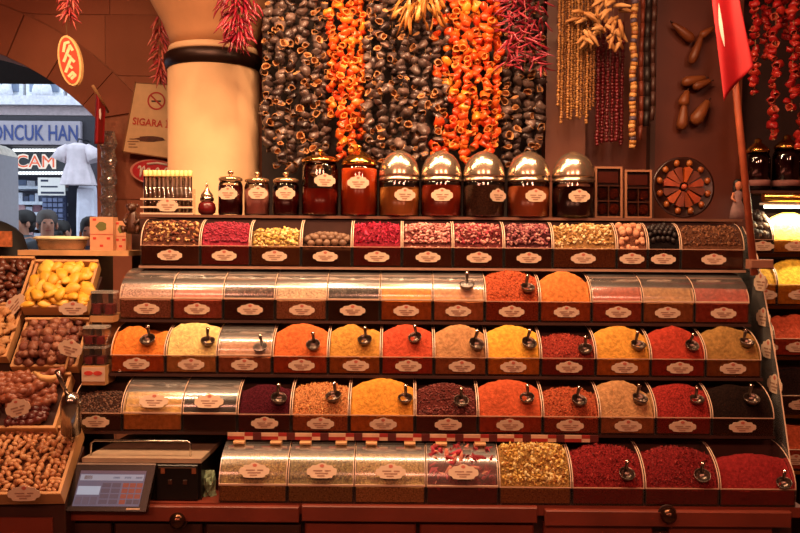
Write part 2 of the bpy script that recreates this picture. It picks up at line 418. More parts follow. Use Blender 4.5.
def make_heap(row, x0, x1, f, m_, label, cat='spice', pieces=None, name='spice_heap', NX=30, NY=22):
    d, D, zb = row['d'], row['D'], row['zb']; t = .0055
    xa, xb = x0+t, x1-t; xm = (xa+xb)/2
    mb = MB(); vs_ = []
    for j in range(NY+1):
        v = j/NY; yy = .0045+(D-.0095)*v
        for i in range(NX+1):
            u = -1+2*i/NX; vs_.append((xa+(xb-xa)*i/NX-xm, yy, f(u, v)-zb))
    fs = [(j*(NX+1)+i, j*(NX+1)+i+1, (j+1)*(NX+1)+i+1, (j+1)*(NX+1)+i) for j in range(NY) for i in range(NX)]
    mb.add(vs_, fs, 0, True)
    # skirt down to the floor of the bin: front, left, right
    n = NX+1
    def skirt(ids):
        o = len(mb.v); k = len(ids); mb.v += [mb.v[i] for i in ids]; mb.v += [(mb.v[i][0], mb.v[i][1], .0045) for i in ids]
        for i in range(k-1): mb.f.append((o+i, o+k+i, o+k+i+1, o+i+1)); mb.m.append(0); mb.sm.append(False)
    skirt(list(range(n))[::-1]); skirt([j*n for j in range(NY+1)]); skirt([j*n+NX for j in range(NY+1)][::-1])
    mats = [m_]
    if pieces:
        kinds, cols, num, sz = pieces; num = int(num*1.7) if sz < .0095 else num; sz *= 1.12; mats += [powder_piece(c) for c in cols]
        lo = .0045
        for q in range(num):
            u, v = rr(-.93, .93), rr(.04, .9)
            if q < num*.18: v = rr(.02, .08)
            pz = f(u, v)-zb; s_ = sz*rr(.7, 1.25)
            c = Vector((xa+(xb-xa)*(u+1)/2-xm, .0045+(D-.0095)*v, pz+rr(-.2, .45)*s_))
            hx = (xb-xa)/2-s_; c.x = max(-hx, min(hx, c.x)); c.y = max(.006+s_*.9, min(D-.012-s_, c.y))
            mi = 1+random.randrange(len(cols)); k = random.choice(kinds)
            if k == 'ball': mb.blob(c, s_, 6, 4, None, .25, 2, mi, q)
            elif k == 'bud': mb.blob(c, (s_*.65, s_*.65, s_*1.15), 6, 4, rmat(), .35, 2, mi, q)
            elif k == 'petal':
                M = rmat(); a, b = s_*1.1, s_*.6
                mb.add([M @ Vector(p)+c for p in ((-a, 0, 0), (0, -b, a*.3), (a, 0, 0), (0, b, a*.3), (0, 0, -a*.15))], [(0, 1, 4), (1, 2, 4), (2, 3, 4), (3, 0, 4), (0, 3, 2, 1)], mi)
            elif k == 'seed': mb.blob(c, (s_*1.2, s_*.6, s_*.5), 6, 3, rmat(), 0, 2, mi)
            elif k == 'pod':
                M = rmat(); L_ = s_*2.2
                mb.tube([M @ Vector((L_*tt, .25*L_*math.sin(tt*2), 0))+c for tt in (-.5, -.2, .15, .5)], [s_*.35, s_*.42, s_*.32, .0006], 5, mi)
    base = (xm, d, zb)
    o = link(name, mb.mesh(name, mats), None, base); return tag(o, label, cat, None, 'stuff')
def powder_piece(c):
    k = 'piece_'+c
    return mat(k, c, .8, var=.25, scale=60)
# scoop: bowl + handle
sc = MB().lathe([(0, 0), (.009, .0015), (.016, .006), (.0205, .014), (.0218, .020), (.0205, .020), (.018, .012), (.011, .0045), (0, .003)], n=20)
SCST = mat('scoop_steel', '#7a6a60', .28, .9, .1)
SC_BOWL = sc.mesh('bowl', SCST)
SC_HANDLE = MB().tube([(0, .014, .012), (0, .0165, .024), (0, .018, .040), (0, .019, .046)], [.0034, .0042, .0052, .0048], 10).mesh('handle', SCST)
SC_CAP = MB().lathe([(0, .0), (.0058, .0), (.0066, .002), (.005, .0042), (0, .005)], (0, .019, .0455), 12).mesh('handle_cap', CHROME)
def make_scoop(row, x0, x1, f, u, v, label, yaw=0, tilt=.55, scale=1.0):
    t = .0055; xa, xb = x0+t, x1-t
    p = Vector((xa+(xb-xa)*(u+1)/2, row['d']+.0045+(row['D']-.0095)*v, f(u, v)+.001))
    r = thing('spice_scoop', label, 'scoop', p, 'steel spice scoops')
    r.rotation_euler = (tilt, 0, yaw); r.scale = (scale,)*3
    link('bowl', SC_BOWL, r); h = link('handle', SC_HANDLE, r); link('handle_cap', SC_CAP, h)
    return r
TIER = ['top tier', 'second tier', 'middle tier', 'fourth tier', 'bottom tier']
E = [[140, 200, 250, 301, 352, 402, 453, 504, 553, 617, 648, 681, 745],
     [119, 172, 223, 275, 327, 380, 433, 485, 540, 592, 643, 695, 750],
     [110, 165, 217, 272, 328, 381, 434, 487, 541, 596, 651, 706, 762],
     [72, 122, 182, 237, 291, 349, 415, 478, 543, 600, 656, 712, 775],
     [218, 287, 354, 426, 499, 572, 645, 720, 797]]
# each bin: description, colour, options
def O(desc, colr, **k): return dict(desc=desc, col=colr, **k)
BINS = [
 [O('mixed dried petals', '#5a3022', pc=(['petal', 'bud'], ['#b98a52', '#6a3a26', '#d8b47a', '#8a4a34', '#3a2018'], 330, .0062)),
  O('crimson sumac', '#8e1f34', coarse=1, pc=(['ball'], ['#96203a', '#7c1830', '#a83048'], 420, .0030)),
  O('pale chamomile buds', '#7a5a2a', low=.75, pc=(['bud', 'petal'], ['#d9b860', '#e6cf90', '#a98a3c', '#c0a068'], 260, .0062)),
  O('dried limes', '#3a2418', low=.55, own='lime'),
  O('magenta hibiscus', '#7a1024', pc=(['petal'], ['#c02048', '#9a1438', '#d83458'], 330, .0066)),
  O('pale pink rosebuds', '#5a2824', pc=(['bud'], ['#c4837a', '#a85c5a', '#d8a494', '#7c3c38'], 330, .0058)),
  O('pink and red rosebuds', '#5a2020', pc=(['bud', 'petal'], ['#c07a74', '#a83a48', '#8a2c38', '#d09a8a'], 330, .0058)),
  O('dark rosebuds', '#3c1418', pc=(['bud'], ['#8a4048', '#c08a80', '#5c2028', '#a06060'], 330, .0058)),
  O('cream flower tea', '#8a6030', pc=(['petal', 'bud'], ['#dcc08a', '#c09a58', '#e4d0a0', '#a87840'], 380, .0060)),
  O('round tan nuts', '#6a3a26', pc=(['ball'], ['#c88a68', '#d8a07c', '#b07050'], 70, .0098)),
  O('black dried berries', '#140c0c', own='berry'),
  O('brown herb tea', '#5a3420', coarse=1, pc=(['petal', 'seed'], ['#6e4428', '#845434', '#4c2a1a'], 420, .0048))],
 [O('pale grey pink salt', '#c09a8a', lid=1, low=.62, coarse=1), O('salmon pink salt', '#cf8070', lid=1, low=.55), O('brown peppercorns', '#4a2a22', lid=1, low=.6, pc=(['ball'], ['#6a4436', '#4a2c24', '#85594a'], 420, .0034)),
  O('beige sesame', '#cfae88', lid=1, low=.82, coarse=1), O('black peppercorns', '#241a18', lid=1, low=.6, pc=(['ball'], ['#3a2c28', '#241a18', '#5a4a42'], 420, .0034)),
  O('golden curry powder', '#dd8f1c', lid=1, low=.95), O('peach ginger powder', '#d99a62', lid=1, low=.75, scoop=(.35, .4)),
  O('red orange pepper flakes', '#b24a20', coarse=1, pc=(['petal'], ['#b8501f', '#9a3818', '#c8682c'], 300, .0034), scoop=(.6, .32), mound=.35), O('orange spice mix', '#d07424', mound=.6, dent=[(0, .85, .03, .03)]),
  O('salmon red paprika', '#bc5a40', lid=1, low=.8), O('tan cumin powder', '#b98a54', lid=1, low=.9, mound=.35), O('rose brown sumac', '#b5503e', lid=1, low=.85)],
 [O('deep orange turmeric', '#e07a10', scoop=(.35, .38), dent=[(.3, .55, .03, .03)], low=.9), O('pale yellow ginger', '#e4c878', scoop=(.62, .3), mound=.3), O('beige garlic powder', '#c08a66', lid=1, low=.5, scoop=(.6, .3)),
  O('bright orange chilli powder', '#d2641f', scoop=(.5, .25), mound=.5, dent=[(.1, .6, .012, .012)]), O('ochre curry', '#c88a28', scoop=(.42, .38), mound=.45, dent=[(.35, .5, .022, .02)]), O('red orange paprika', '#c24420', scoop=(.35, .45), mound=.5),
  O('tan coriander powder', '#b98350', scoop=(.6, .3), mound=.5), O('bright yellow turmeric', '#e8a414', scoop=(.58, .35), mound=.45, dent=[(.5, .7, .02, .02)]), O('red chilli flakes', '#922c1e', coarse=1, pc=(['petal'], ['#a03424', '#7c2018', '#b84c34'], 300, .0036), scoop=(.72, .3), low=.75, mound=.4),
  O('golden yellow curry', '#d89420', scoop=(.6, .3), mound=.5), O('red paprika', '#ac3018', scoop=(.55, .3), mound=.55), O('olive brown cumin', '#9a7032', scoop=(.58, .38), mound=.45)],
 [O('dark nigella seeds', '#3a221a', low=.55, plq='front', pc=(['seed'], ['#5a3a2c', '#3a241c', '#76523e'], 420, .0040)), O('pale yellow corn flour', '#dcae54', lid=1, low=.9, plq='lid'), O('black tea leaves', '#17100e', lid=1, low=.6, plq='lid', coarse=1),
  O('dark maroon sumac', '#4a0f1c', coarse=1, scoop=(.5, .4), low=.8), O('orange tan flakes', '#c07a40', coarse=1, scoop=(.5, .45), low=.85, mound=.3, pc=(['petal'], ['#d09a58', '#b86a38', '#e0b070'], 300, .0040)), O('golden turmeric', '#dd9012', scoop=(.75, .4), mound=.5),
  O('maroon brown seeds', '#5c2420', coarse=1, scoop=(.5, .35), low=.85, pc=(['ball'], ['#6c2c26', '#53201c', '#84403a'], 420, .0028)), O('vivid orange pepper powder', '#c45020', scoop=(.6, .4), mound=.45), O('rust orange flakes', '#a84824', coarse=1, pc=(['petal'], ['#b05028', '#90381c', '#c06834'], 300, .0036), scoop=(.3, .4), low=.8, mound=.4),
  O('sandy tan cinnamon', '#b88450', scoop=(.5, .4), mound=.5, peak=-.2), O('crimson chilli powder', '#941f18', coarse=1, scoop=(.6, .4), low=.92), O('near black pepper', '#1e100b', coarse=1, scoop=(.35, .4), low=.9)],
 [O('green tan oregano', '#a88a48', lid=1, low=.9, plq='lid', hinge=1, coarse=1, pc=(['petal'], ['#b89a54', '#ccb474', '#8a7640'], 520, .0042)), O('grey green thyme', '#94824a', lid=1, low=.92, plq='lid', hinge=1, coarse=1, pc=(['petal'], ['#a89458', '#c0aa78', '#7a6e42'], 520, .0042)),
  O('light straw herb', '#bc9e60', lid=1, low=.9, plq='lid', hinge=1, coarse=1, pc=(['petal'], ['#ccb070', '#dcc48c', '#a48a50'], 520, .0042)), O('dried pink chilli pods', '#6a1a1c', lid=1, low=.85, plq='lid', hinge=1, pc=(['pod', 'petal'], ['#b8384a', '#a02430', '#d0806a', '#8c1c28'], 150, .014)),
  O('yellow cream pumpkin seeds', '#9a7030', plq=None, low=.95, pc=(['seed', 'petal'], ['#dcbc68', '#c49a48', '#e8d090', '#a87434'], 620, .0068)), O('coarse red flakes', '#84181a', coarse=1, pc=(['petal'], ['#8c1a1c', '#6e1416', '#a4302a'], 420, .0042), scoop=(.55, .25), plq=None, low=.95),
  O('red flakes', '#781518', coarse=1, pc=(['petal'], ['#80181a', '#641214', '#962824'], 420, .0042), scoop=(.6, .25), plq=None, low=.9), O('deep red chilli', '#8a1719', scoop=(.75, .15), plq=None, low=.75, mound=.3)]]
NEAR5 = {5: 'coarse red flakes', 6: 'red flakes'}
random.seed(11)
for ri, row in enumerate(ROWS):
    xs = [P(px, row['lip'], row['d']).x for px in E[ri]]
    for bi, b in enumerate(BINS[ri]):
        x0, x1 = xs[bi], xs[bi+1]; desc = b['desc']; tier = TIER[ri]
        make_bin(row, x0, x1, desc, tier, b.get('lid'), b.get('plq', 'front'), b.get('hinge'), plx=.5+rr(-.03, .03))
        dents = list(b.get('dent', []))
        if b.get('scoop'):
            u, v = b['scoop']; v *= .42; dents.append((u, v+.08, .024, .012))
        f = heap_fn(row, x0, x1, min(1.0, b.get('low', 1.0)+(.26 if b.get('lid') else 0)), .62*b.get('mound', .38 if not b.get('pc') or b.get('scoop') else .2), dents, ri*13+bi, (.0042 if b.get('scoop') else .003) if not b.get('pc') else .004, b.get('peak', 0), bool(b.get('lid')) or ri == 0)
        if b.get('own'):
            base = make_heap(row, x0, x1, lambda u, v, f=f: f(u, v)-.008, powder(b['col']), f'dark fill under the {desc} on the {tier}', 'spice', None, 'loose_fill', 14, 10)
            lime = b['own'] == 'lime'; R_ = .0135 if lime else .0085
            key = 'dried_lime' if lime else 'dried_berry'
            mm = mat(key, '#7a5a44' if lime else '#1c1012', .55, var=.3, scale=60, bump=.3, rnd=['#7a5a44', '#5c4032', '#94745a'] if lime else None)
            protos = [MB().blob((0, 0, 0), (R_, R_, R_*(.9 if lime else 1.2)), 10, 7, None, .12, 2, 0, q).mesh(key, mm) for q in range(3)]
            wid = (x1-x0-.011)/2; nx = int(2*wid/(R_*2.0)); ny = 6 if lime else 8
            for j in range(ny):
                for i in range(nx+(j % 2)):
                    u = (-wid+R_+(2*wid-2*R_)*((i+.5*(1-j % 2))/max(1, nx)))/wid
                    u = max(-1+R_/wid, min(1-R_/wid, u)); v = .12+.76*j/(ny-1)
                    pz = f(u, v)+R_*.15+rr(-.002, .002)
                    o = link(key, protos[(i+j) % 3], None, ((x0+x1)/2+u*wid, row['d']+.0045+(row['D']-.0095)*v, pz), (rr(0, .5), rr(0, .5), rr(0, 6)))
                    tag(o, 'brown dried lime piled in an acrylic bin under the glass jars' if lime else 'black dried berry piled in a narrow acrylic bin', 'dried fruit', 'dried limes in the bin' if lime else 'black berries in the bin')
        else:
            make_heap(row, x0, x1, f, powder(b['col'], bool(b.get('coarse') or b.get('pc'))), f'{desc} heaped in a clear bin on the {tier}', 'spice', b.get('pc'))
        if b.get('scoop'):
            u, v = b['scoop']; v *= .42; make_scoop(row, x0, x1, f, u, v, f'small steel scoop stuck in the {desc} on the {tier}', rr(-.5, .5), rr(.35, .75), rr(1.0, 1.15))
    row['x0'], row['x1'] = xs[0], xs[-1]
# stepped stand carrying the tiers
st = thing('display_stand', 'stepped dark wooden stand carrying five tiers of spice bins', 'display stand', (0, 2.6, 0))
BACK = 2.98
for i, row in enumerate(ROWS[:4]):
    part('shelf_board', MB().bb(row['x0']-.004, row['x1']+.004, row['d']+.002, BACK, row['zb']-SHELF_T, row['zb']-.0005), DWOOD, st)
    if i < 3: part('shelf_edge', MB().bb(row['x0']-.004, row['x1']+.004, row['d']-.003, row['d']+.001, row['zb']-SHELF_T, row['zb']-.002), RAIL if i == 0 else DWOOD, st)
jx0, jx1 = P(140, 216, 2.76).x, P(742, 216, 2.76).x
part('jar_shelf', MB().bb(jx0, jx1, 2.762, BACK, JAR_Z-SHELF_T, JAR_Z), DWOOD, st); part('shelf_edge', MB().bb(jx0, jx1, 2.757, 2.761, JAR_Z-SHELF_T, JAR_Z-.001), mat('jar_rail', '#6a4434', .5), st)
part('riser_panel', MB().bb(ROWS[3]['x0'], ROWS[3]['x1'], BACK-.015, BACK, .765, JAR_Z-SHELF_T), DWOOD, st)
# checked ribbon on the edge of the fourth shelf
r4 = ROWS[3]; rb = thing('checked_ribbon', 'red and cream checked ribbon along the shelf above the lidded herb bins', 'ribbon', (0, r4['d']-.004, r4['zb']-.024))
xa = P(228, 436, r4['d']).x; xb = P(598, 436, r4['d']).x; nck = 44
m = MB()
for i in range(nck):
    a = xa+(xb-xa)*i/nck; bb_ = xa+(xb-xa)*(i+1)/nck
    for j in range(2):
        m.bb(a, bb_, r4['d']-.006, r4['d']-.0025, r4['zb']-.0225+.0105*j, r4['zb']-.0225+.0105*(j+1), ((i//2)+j) % 2 if (i % 4) != 3 else 2)
part('cloth_band', m, [mat('ribbon_red', '#a02a22', .9), mat('ribbon_cream', '#d8b090', .9), mat('ribbon_dark', '#5a1a16', .9)], rb)
# ------------------------------------------------------------------ counter below
r5 = ROWS[4]; CT = r5['zb']-.001; cfy = r5['d']-.012
ct = thing('wooden_counter', 'red brown wooden counter under the bottom tier and the scale', 'counter', (0, 2.6, 0))
def px_x(px, py, d): return P(px, py, d).x
part('worktop', MB().bb(px_x(62, 515, cfy), px_x(806, 515, cfy), cfy+.012, BACK, CT-.03, CT), RWOOD, ct)
for k, (pa, pb, dz) in enumerate(((62, 299, 0), (302, 537, .004), (545, 791, -.004))):
    part('fascia_board', MB().cbox(((px_x(pa, 515, cfy)+px_x(pb, 515, cfy))/2, cfy+.005, CT-.026+dz-.002), (px_x(pb, 515, cfy)-px_x(pa, 515, cfy), .022, .046), .003), RWOOD, ct)
part('carcass', MB().bb(px_x(66, 515, cfy), px_x(800, 515, cfy), cfy+.05, BACK, 0, CT-.031), DWOOD, ct)
for k, (pa, pb) in enumerate(((68, 108), (112, 200), (204, 300), (304, 416), (420, 535), (545, 655), (672, 776))):
    o = part('drawer_front', MB().cbox(((px_x(pa, 530, cfy)+px_x(pb, 530, cfy))/2, cfy+.034, CT-.054-.16-(0 if k > 2 else .006)), (px_x(pb, 530, cfy)-px_x(pa, 530, cfy), .03, .31), .005), RWOOD if k > 2 else DWOOD, ct)
def knob(px, py, label):
    p = P(px, py, cfy-.012); k = thing('round_knob', label, 'knob', p)
    M = Matrix.Rotation(PI/2, 3, 'X')
    part('ball', MB().lathe([(0, .026), (.012, .024), (.021, .016), (.024, .006), (.022, -.002), (.01, -.006)], p, 20, 0, M), mat('dark_bronze', '#5a3a2a', .22, .9), k)
    part('rosette', MB().lathe([(.027, -.0065), (.028, -.009), (.026, -.0115)], p, 20, 0, M), DWOOD, k)
knob(178, 520, 'shiny dark round knob on the counter edge below the scale'); knob(668, 515, 'worn round knob on the counter edge below the red flakes')
# ------------------------------------------------------------------ end panel of acrylic to the right
ex = lambda px, py, d: P(px, py, d).x
ep = thing('acrylic_end_panel', 'clear acrylic end panel with cream oval labels beside the tiers', 'display panel', (1.18, 2.5, .8))
PX = 1.205
prof = [(2.80, 1.60), (2.66, 1.50), (2.55, 1.30), (2.47, 1.14), (2.40, .97), (2.33, .80), (2.98, .80), (2.98, 1.60)]
part('sheet', MB().prism(prof, lambda a, b, t: Vector((t+(2.98-a)*-.06, a, b)), PX, PX+.004, 0, 1), [glassy('acrylic_smoky', (.55, .5, .48, 1), .12, .12, .10), EDGE], ep)
for (px_, py_) in ((764, 318), (770.5, 350), (779, 385), (760, 283)):
    dd_ = 1.178*F/(px_-400); q_ = P(px_, py_, dd_); sxx = PX-(2.98-dd_)*.06
    o = plaque(ep, Vector((sxx-.0005, dd_, q_.z))-Vector((1.18, 2.5, .8)), (0, 0, -PI/2+.06), PLQ_B); o.scale = (1, 1, 1.35)
# ------------------------------------------------------------------ jars on the top shelf
def liq(name, c): return mat(name, c, .25, var=.15, scale=12)
def jar_plaque(root, z_, r, ang=0, q=None, fy=1):
    plaque(root, (r*math.sin(ang), -r*math.cos(ang)*fy-.001, z_), (0, 0, ang), q or PLQ_J)
PLQ_J = plaque_parts(.074, .042); PLQ_S = plaque_parts(.066, .042)
def dome_jar(px, w_px, colr, label, contents_fill=.8, plang=0, d=2.80):
    p = P(px, 217, d); p.z = JAR_Z; R_ = w_px*d/F/2
    zb1 = .118
    r = thing('dome_jar', label, 'jar', p, 'dome lidded jars on the shelf')
    sy = .8
    part('glass_body', MB().lathe([(R_*.94, 0), (R_, .006), (R_, zb1), (R_*.97, zb1+.006)], n=36, sy=sy), GLASS, r, None, False)
    part('contents', MB().lathe([(R_*.92, .003), (R_*.965, .008), (R_*.965, zb1*contents_fill), (R_*.5, zb1*contents_fill+.003), (0, zb1*contents_fill+.004)], n=32, sy=sy), colr, r, None, False)
    lid = part('dome_lid', MB().lathe([(R_*1.02, zb1+.022), (R_*1.02, zb1+.028), (R_*.99, zb1+.042), (R_*.92, zb1+.060), (R_*.78, zb1+.080), (R_*.58, zb1+.096), (R_*.32, zb1+.107), (R_*.12, zb1+.112), (0, zb1+.113)], n=40, sy=sy), mat('dome_metal', '#d6bfa4', .20, .92, .05), r, 'polished egg shaped metal lid', False)
    part('rim_band', MB().lathe([(R_*.99, zb1+.004), (R_*1.03, zb1+.006), (R_*1.03, zb1+.012), (R_*.99, zb1+.014), (R_*1.0, zb1+.0225)], n=40, sy=sy), mat('rim_steel', '#a08b78', .25, .9), lid, None, False)
    jar_plaque(r, .072, R_+.0005, plang, None, sy)
dome_jar(399, 40, liq('c_amber_pale', '#d08a44'), 'dome lidded jar of pale amber contents beside the gold lidded jar', .85, .28)
dome_jar(441, 40, liq('c_redbrown', '#a83c20'), 'dome lidded jar of red brown contents between pale amber and speckled jars', .92, 0)
dome_jar(483.5, 41, mat('c_speckle', '#5a3c26', .8, var=.7, scale=240, bump=.6, bscale=300), 'dome lidded jar of dark speckled seeds on the shelf', .92, .65)
dome_jar(528, 42, liq('c_amber_red', '#bc6436'), 'dome lidded jar of rusty amber contents beside the darkest jar', .9, .22)
dome_jar(573, 42, liq('c_black', '#3a1810'), 'dome lidded jar of near black contents beside the wooden boxes', .9, .1)
def knob_jar(px, w_px, h, colr, fill, label, lidm, shape='flat', d=2.81, plang=.0, q=None, plz=.55):
    p = P(px, 217, d); p.z = JAR_Z; R_ = w_px*d/F/2
    r = thing('glass_jar', label, 'jar', p)
    part('glass_body', MB().lathe([(R_*.9, 0), (R_*.98, .004), (R_, .012), (R_, h*.86), (R_*.93, h*.95), (R_*.86, h)], n=32), GLASS, r, None, False)
    part('contents', MB().lathe([(R_*.86, .004), (R_*.95, .008), (R_*.955, h*fill), (R_*.4, h*fill+.002), (0, h*fill+.002)], n=28), colr, r, None, False)
    if shape == 'flat': pr = [(R_*.92, h+.0008), (R_*.98, h+.002), (R_*.98, h+.010), (R_*.8, h+.016), (R_*.3, h+.019), (0, h+.0195)]; kt = h+.0185; kr = .011
    elif shape == 'low': pr = [(R_*.98, h+.0008), (R_*1.04, h+.002), (R_*1.04, h+.008), (R_*.85, h+.017), (R_*.5, h+.024), (R_*.22, h+.028), (0, h+.0285)]; kt = h+.028; kr = .010
    else: pr = [(R_*.94, h+.0008), (R_*.97, h+.003), (R_*.93, h+.014), (R_*.75, h+.028), (R_*.45, h+.042), (R_*.2, h+.052), (R_*.1, h+.056), (0, h+.0562)]; kt = h+.0555; kr = .009
    lid = part('lid', MB().lathe(pr, n=32), lidm, r, None, False)
    part('lid_knob', MB().lathe([(kr*.4, kt), (kr*.5, kt+kr*.4), (kr, kt+kr), (kr*.8, kt+kr*1.7), (0, kt+kr*2)], n=16), lidm, lid, None, False)
    jar_plaque(r, h*plz, R_+.0008, plang, q or PLQ_S)
GL_LID = mat('lid_gilt', '#d8b48c', .12, .85, .05)
knob_jar(230.5, 24, .118, liq('c_dkred', '#4a0c10'), .88, 'small glass jar of dark red contents nearest the vanilla tubes', GL_LID, plz=.62)
knob_jar(257, 25, .114, liq('c_pink', '#c88474'), .80, 'small glass jar of dusky pink contents between two dark red jars', GL_LID, plang=.25, plz=.66)
knob_jar(286, 26, .114, liq('c_dkred2', '#581414'), .72, 'small glass jar of dark red contents beside the large clear jar', GL_LID, plang=.1, plz=.66)
knob_jar(320, 36, .186, liq('c_tea', '#962a18'), .50, 'large clear glass jar half filled with red saffron under a brass lid', BRASS, 'low', plang=.35, q=PLQ_J, plz=.64)
knob_jar(359, 37, .176, liq('c_orange', '#c84a18'), .93, 'large glass jar of red orange contents with pointed gold lid', BRASS, 'peak', plang=0, q=PLQ_J, plz=.64)
# tiny jar
p = P(207, 217, 2.80); p.z = JAR_Z
tj = thing('tiny_jar', 'tiny dark red jar with pointed silver lid beside the vanilla tubes', 'jar', p)
part('body', MB().lathe([(.018, 0), (.029, .008), (.031, .022), (.028, .038), (.020, .046)], n=24), liq('c_dkred3', '#5a1012'), tj, None, False)
part('neck_band', MB().lathe([(.021, .0465), (.024, .049), (.024, .060), (.020, .064)], n=24), CHROME, tj, None, False)
part('pointed_lid', MB().lathe([(.022, .0645), (.020, .072), (.011, .084), (.004, .096), (.005, .101), (.0015, .116), (0, .117)], n=20), GL_LID, tj, None, False)
# ------------------------------------------------------------------ wooden compartment boxes
MWOOD = mat('mid_wood', '#8a5a3c', .55, var=.2, scale=14)
def comp_box(pa, pb, ytop, ncol, nrow, label, lean, d):
    p0, p1 = P(pa, 217, d), P(pb, 217, d); W = p1.x-p0.x; Hh = (217-ytop)*d/F; fr = .0075; dp = .022
    r = thing('compartment_box', label, 'box', ((p0.x+p1.x)/2, d, JAR_Z), None, (lean, 0, 0))
    part('backing', MB().bb(-W/2, W/2, dp-.004, dp, 0, Hh), DWOOD, r, None, False)
    for x in (-W/2, W/2-fr): part('frame_side', MB().bb(x, x+fr, 0, dp-.0042, 0, Hh), MWOOD, r, None, False)
    for z_ in (0, Hh-fr): part('frame_rail', MB().bb(-W/2+fr, W/2-fr, 0, dp-.0042, z_, z_+fr), MWOOD, r, None, False)
    ih = Hh-2*fr; iw = W-2*fr; heads = ih*.36
    for k in range(nrow): part('divider', MB().bb(-iw/2, iw/2, .001, dp-.0042, fr+(ih-heads)*(k+1)/nrow-.002, fr+(ih-heads)*(k+1)/nrow+.002), MWOOD, r, None, False)
    part('divider', MB().bb(-.0018, .0018, .0015, dp-.0044, fr, fr+(ih-heads)-.003), MWOOD, r, None, False)
    cols = ['#6e2c18', '#8a3a1c', '#5a2414', '#7c3420']
    for k in range(nrow):
        for j in range(ncol):
            x = -iw/2+iw*(j+.5)/ncol; z_ = fr+(ih-heads)*(k+.5)/nrow
            m_ = MB().blob((x, dp-.012, z_), (iw/ncol*.44, .007, (ih-heads)/nrow*.36), 10, 6, None, .3, 3, 0, k+j)
            part('spice_sample', m_, powder(cols[(k*2+j) % 4], True), r, None, False)
    part('title_card', MB().bb(-iw/2+.006, iw/2-.006, dp-.012, dp-.0045, fr+ih-heads+.012, fr+ih-.010), mat('title_card', '#8a3c26', .6), r, None, False)
    part('glass_cover', MB().bb(-iw/2, iw/2, .0002, .0009, fr, fr+ih), GLASS, r, None, False)
comp_box(595, 622.5, 165, 2, 2, 'wooden compartment box with six glazed cells beside the dark dome jar', -.06, 2.83)
comp_box(625, 652, 168, 2, 2, 'wooden compartment box with glazed cells beside the round fruit platter', -.06, 2.83)
bk = thing('wicker_basket', 'small woven basket rim behind the wooden compartment boxes', 'basket', P(605, 217, 2.92)); bk.location.z = JAR_Z
for k in range(8):
    part('woven_ring', MB().lathe([(.05+.004*math.sin(k), .022*k+.003), (.056, .022*k+.012), (.052, .022*k+.021), (.047, .022*k+.012), (.05+.004*math.sin(k), .022*k+.003)], n=20), LWOOD, bk, None, False)
# ------------------------------------------------------------------ round platter
pc = P(684, 188, 2.875); R_ = 31*2.875/F
pl = thing('fruit_platter', 'round dark platter of dried fruit wedges standing against the back panel', 'platter', (pc.x, 2.875, JAR_Z), None)
Mx = Matrix.Rotation(PI/2-.12, 3, 'X'); cc = Vector((pc.x, 2.885, JAR_Z+R_*1.0+.003))
part('dish', MB().lathe([(0, -.012), (R_*.8, -.012), (R_*.98, -.002), (R_, .004), (R_*.93, .003), (R_*.8, -.004), (0, -.005)], cc, 40, 0, Mx), mat('dish_dark', '#2a120c', .3), pl)
wc = ['#8a3412', '#5a2410', '#a04414', '#6a2a12', '#7c3412']
for k in range(12):
    a0_ = 2*PI*k/12+.05; a1_ = 2*PI*(k+1)/12-.05; ri_, ro_ = R_*.16, R_*.64
    pts = [(ri_*math.cos(a0_), ri_*math.sin(a0_)), (ro_*math.cos(a0_), ro_*math.sin(a0_)), (ro_*1.06*math.cos((a0_+a1_)/2), ro_*1.06*math.sin((a0_+a1_)/2)), (ro_*math.cos(a1_), ro_*math.sin(a1_)), (ri_*math.cos(a1_), ri_*math.sin(a1_))]
    part('fruit_wedge', MB().prism(pts, lambda a, b, t: Mx @ Vector((a, b, t))+cc, -.004, .006+.004*(k % 3)), mat('wedge%d' % (k % 5), wc[k % 5], .35, var=.3), pl)
    am = (a0_+a1_)/2
    part('dried_apricot', MB().blob(Mx @ Vector((R_*.8*math.cos(am), R_*.8*math.sin(am), .007))+cc, (R_*.10, .010, R_*.11), 8, 6, None, .2, 2, 0, k), mat('apricot', '#a8561c', .4, rnd=['#84441a', '#6c3012', '#945822']), pl)
part('centre_cherry', MB().blob(Mx @ Vector((0, 0, .012))+cc, .011, 10, 7), mat('cherry', '#a04a34', .15), pl)
# doll and statuette
def doll():
    p = P(736, 240, 2.70); base = Vector((P(735, 225, 2.79).x+.012, 2.80, JAR_Z))
    r = thing('doll_figurine', 'small dark haired doll figurine standing at the end of the jar shelf', 'figurine', base)
    sk = mat('doll_skin', '#c07a5a', .6); dr = mat('doll_dress', '#8a6a68', .8, var=.3)
    part('dress', MB().lathe([(.028, 0), (.024, .03), (.017, .055), (.012, .064), (.016, .08), (.015, .094), (.006, .099)], base, 20, sy=.75), dr, r)
    part('head', MB().lathe([(.0045, .0995), (.006, .102), (.010, .107), (.013, .116), (.0125, .125), (.008, .132), (0, .134)], base, 16), sk, r)
    part('hair', MB().blob(base+Vector((0, .004, .122)), (.0165, .014, .019), 12, 8).blob(base+Vector((-.011, .004, .103)), (.006, .008, .022), 8, 6).blob(base+Vector((.011, .004, .103)), (.006, .008, .022), 8, 6), mat('doll_hair', '#160b0a', .5), r)
    for s in (-1, 1):
        part('arm', MB().tube([base+Vector((s*.015, 0, .091)), base+Vector((s*.023, -.006, .072)), base+Vector((s*.014, -.017, .060))], [.005, .0042, .0035], 8), sk, r)
doll()
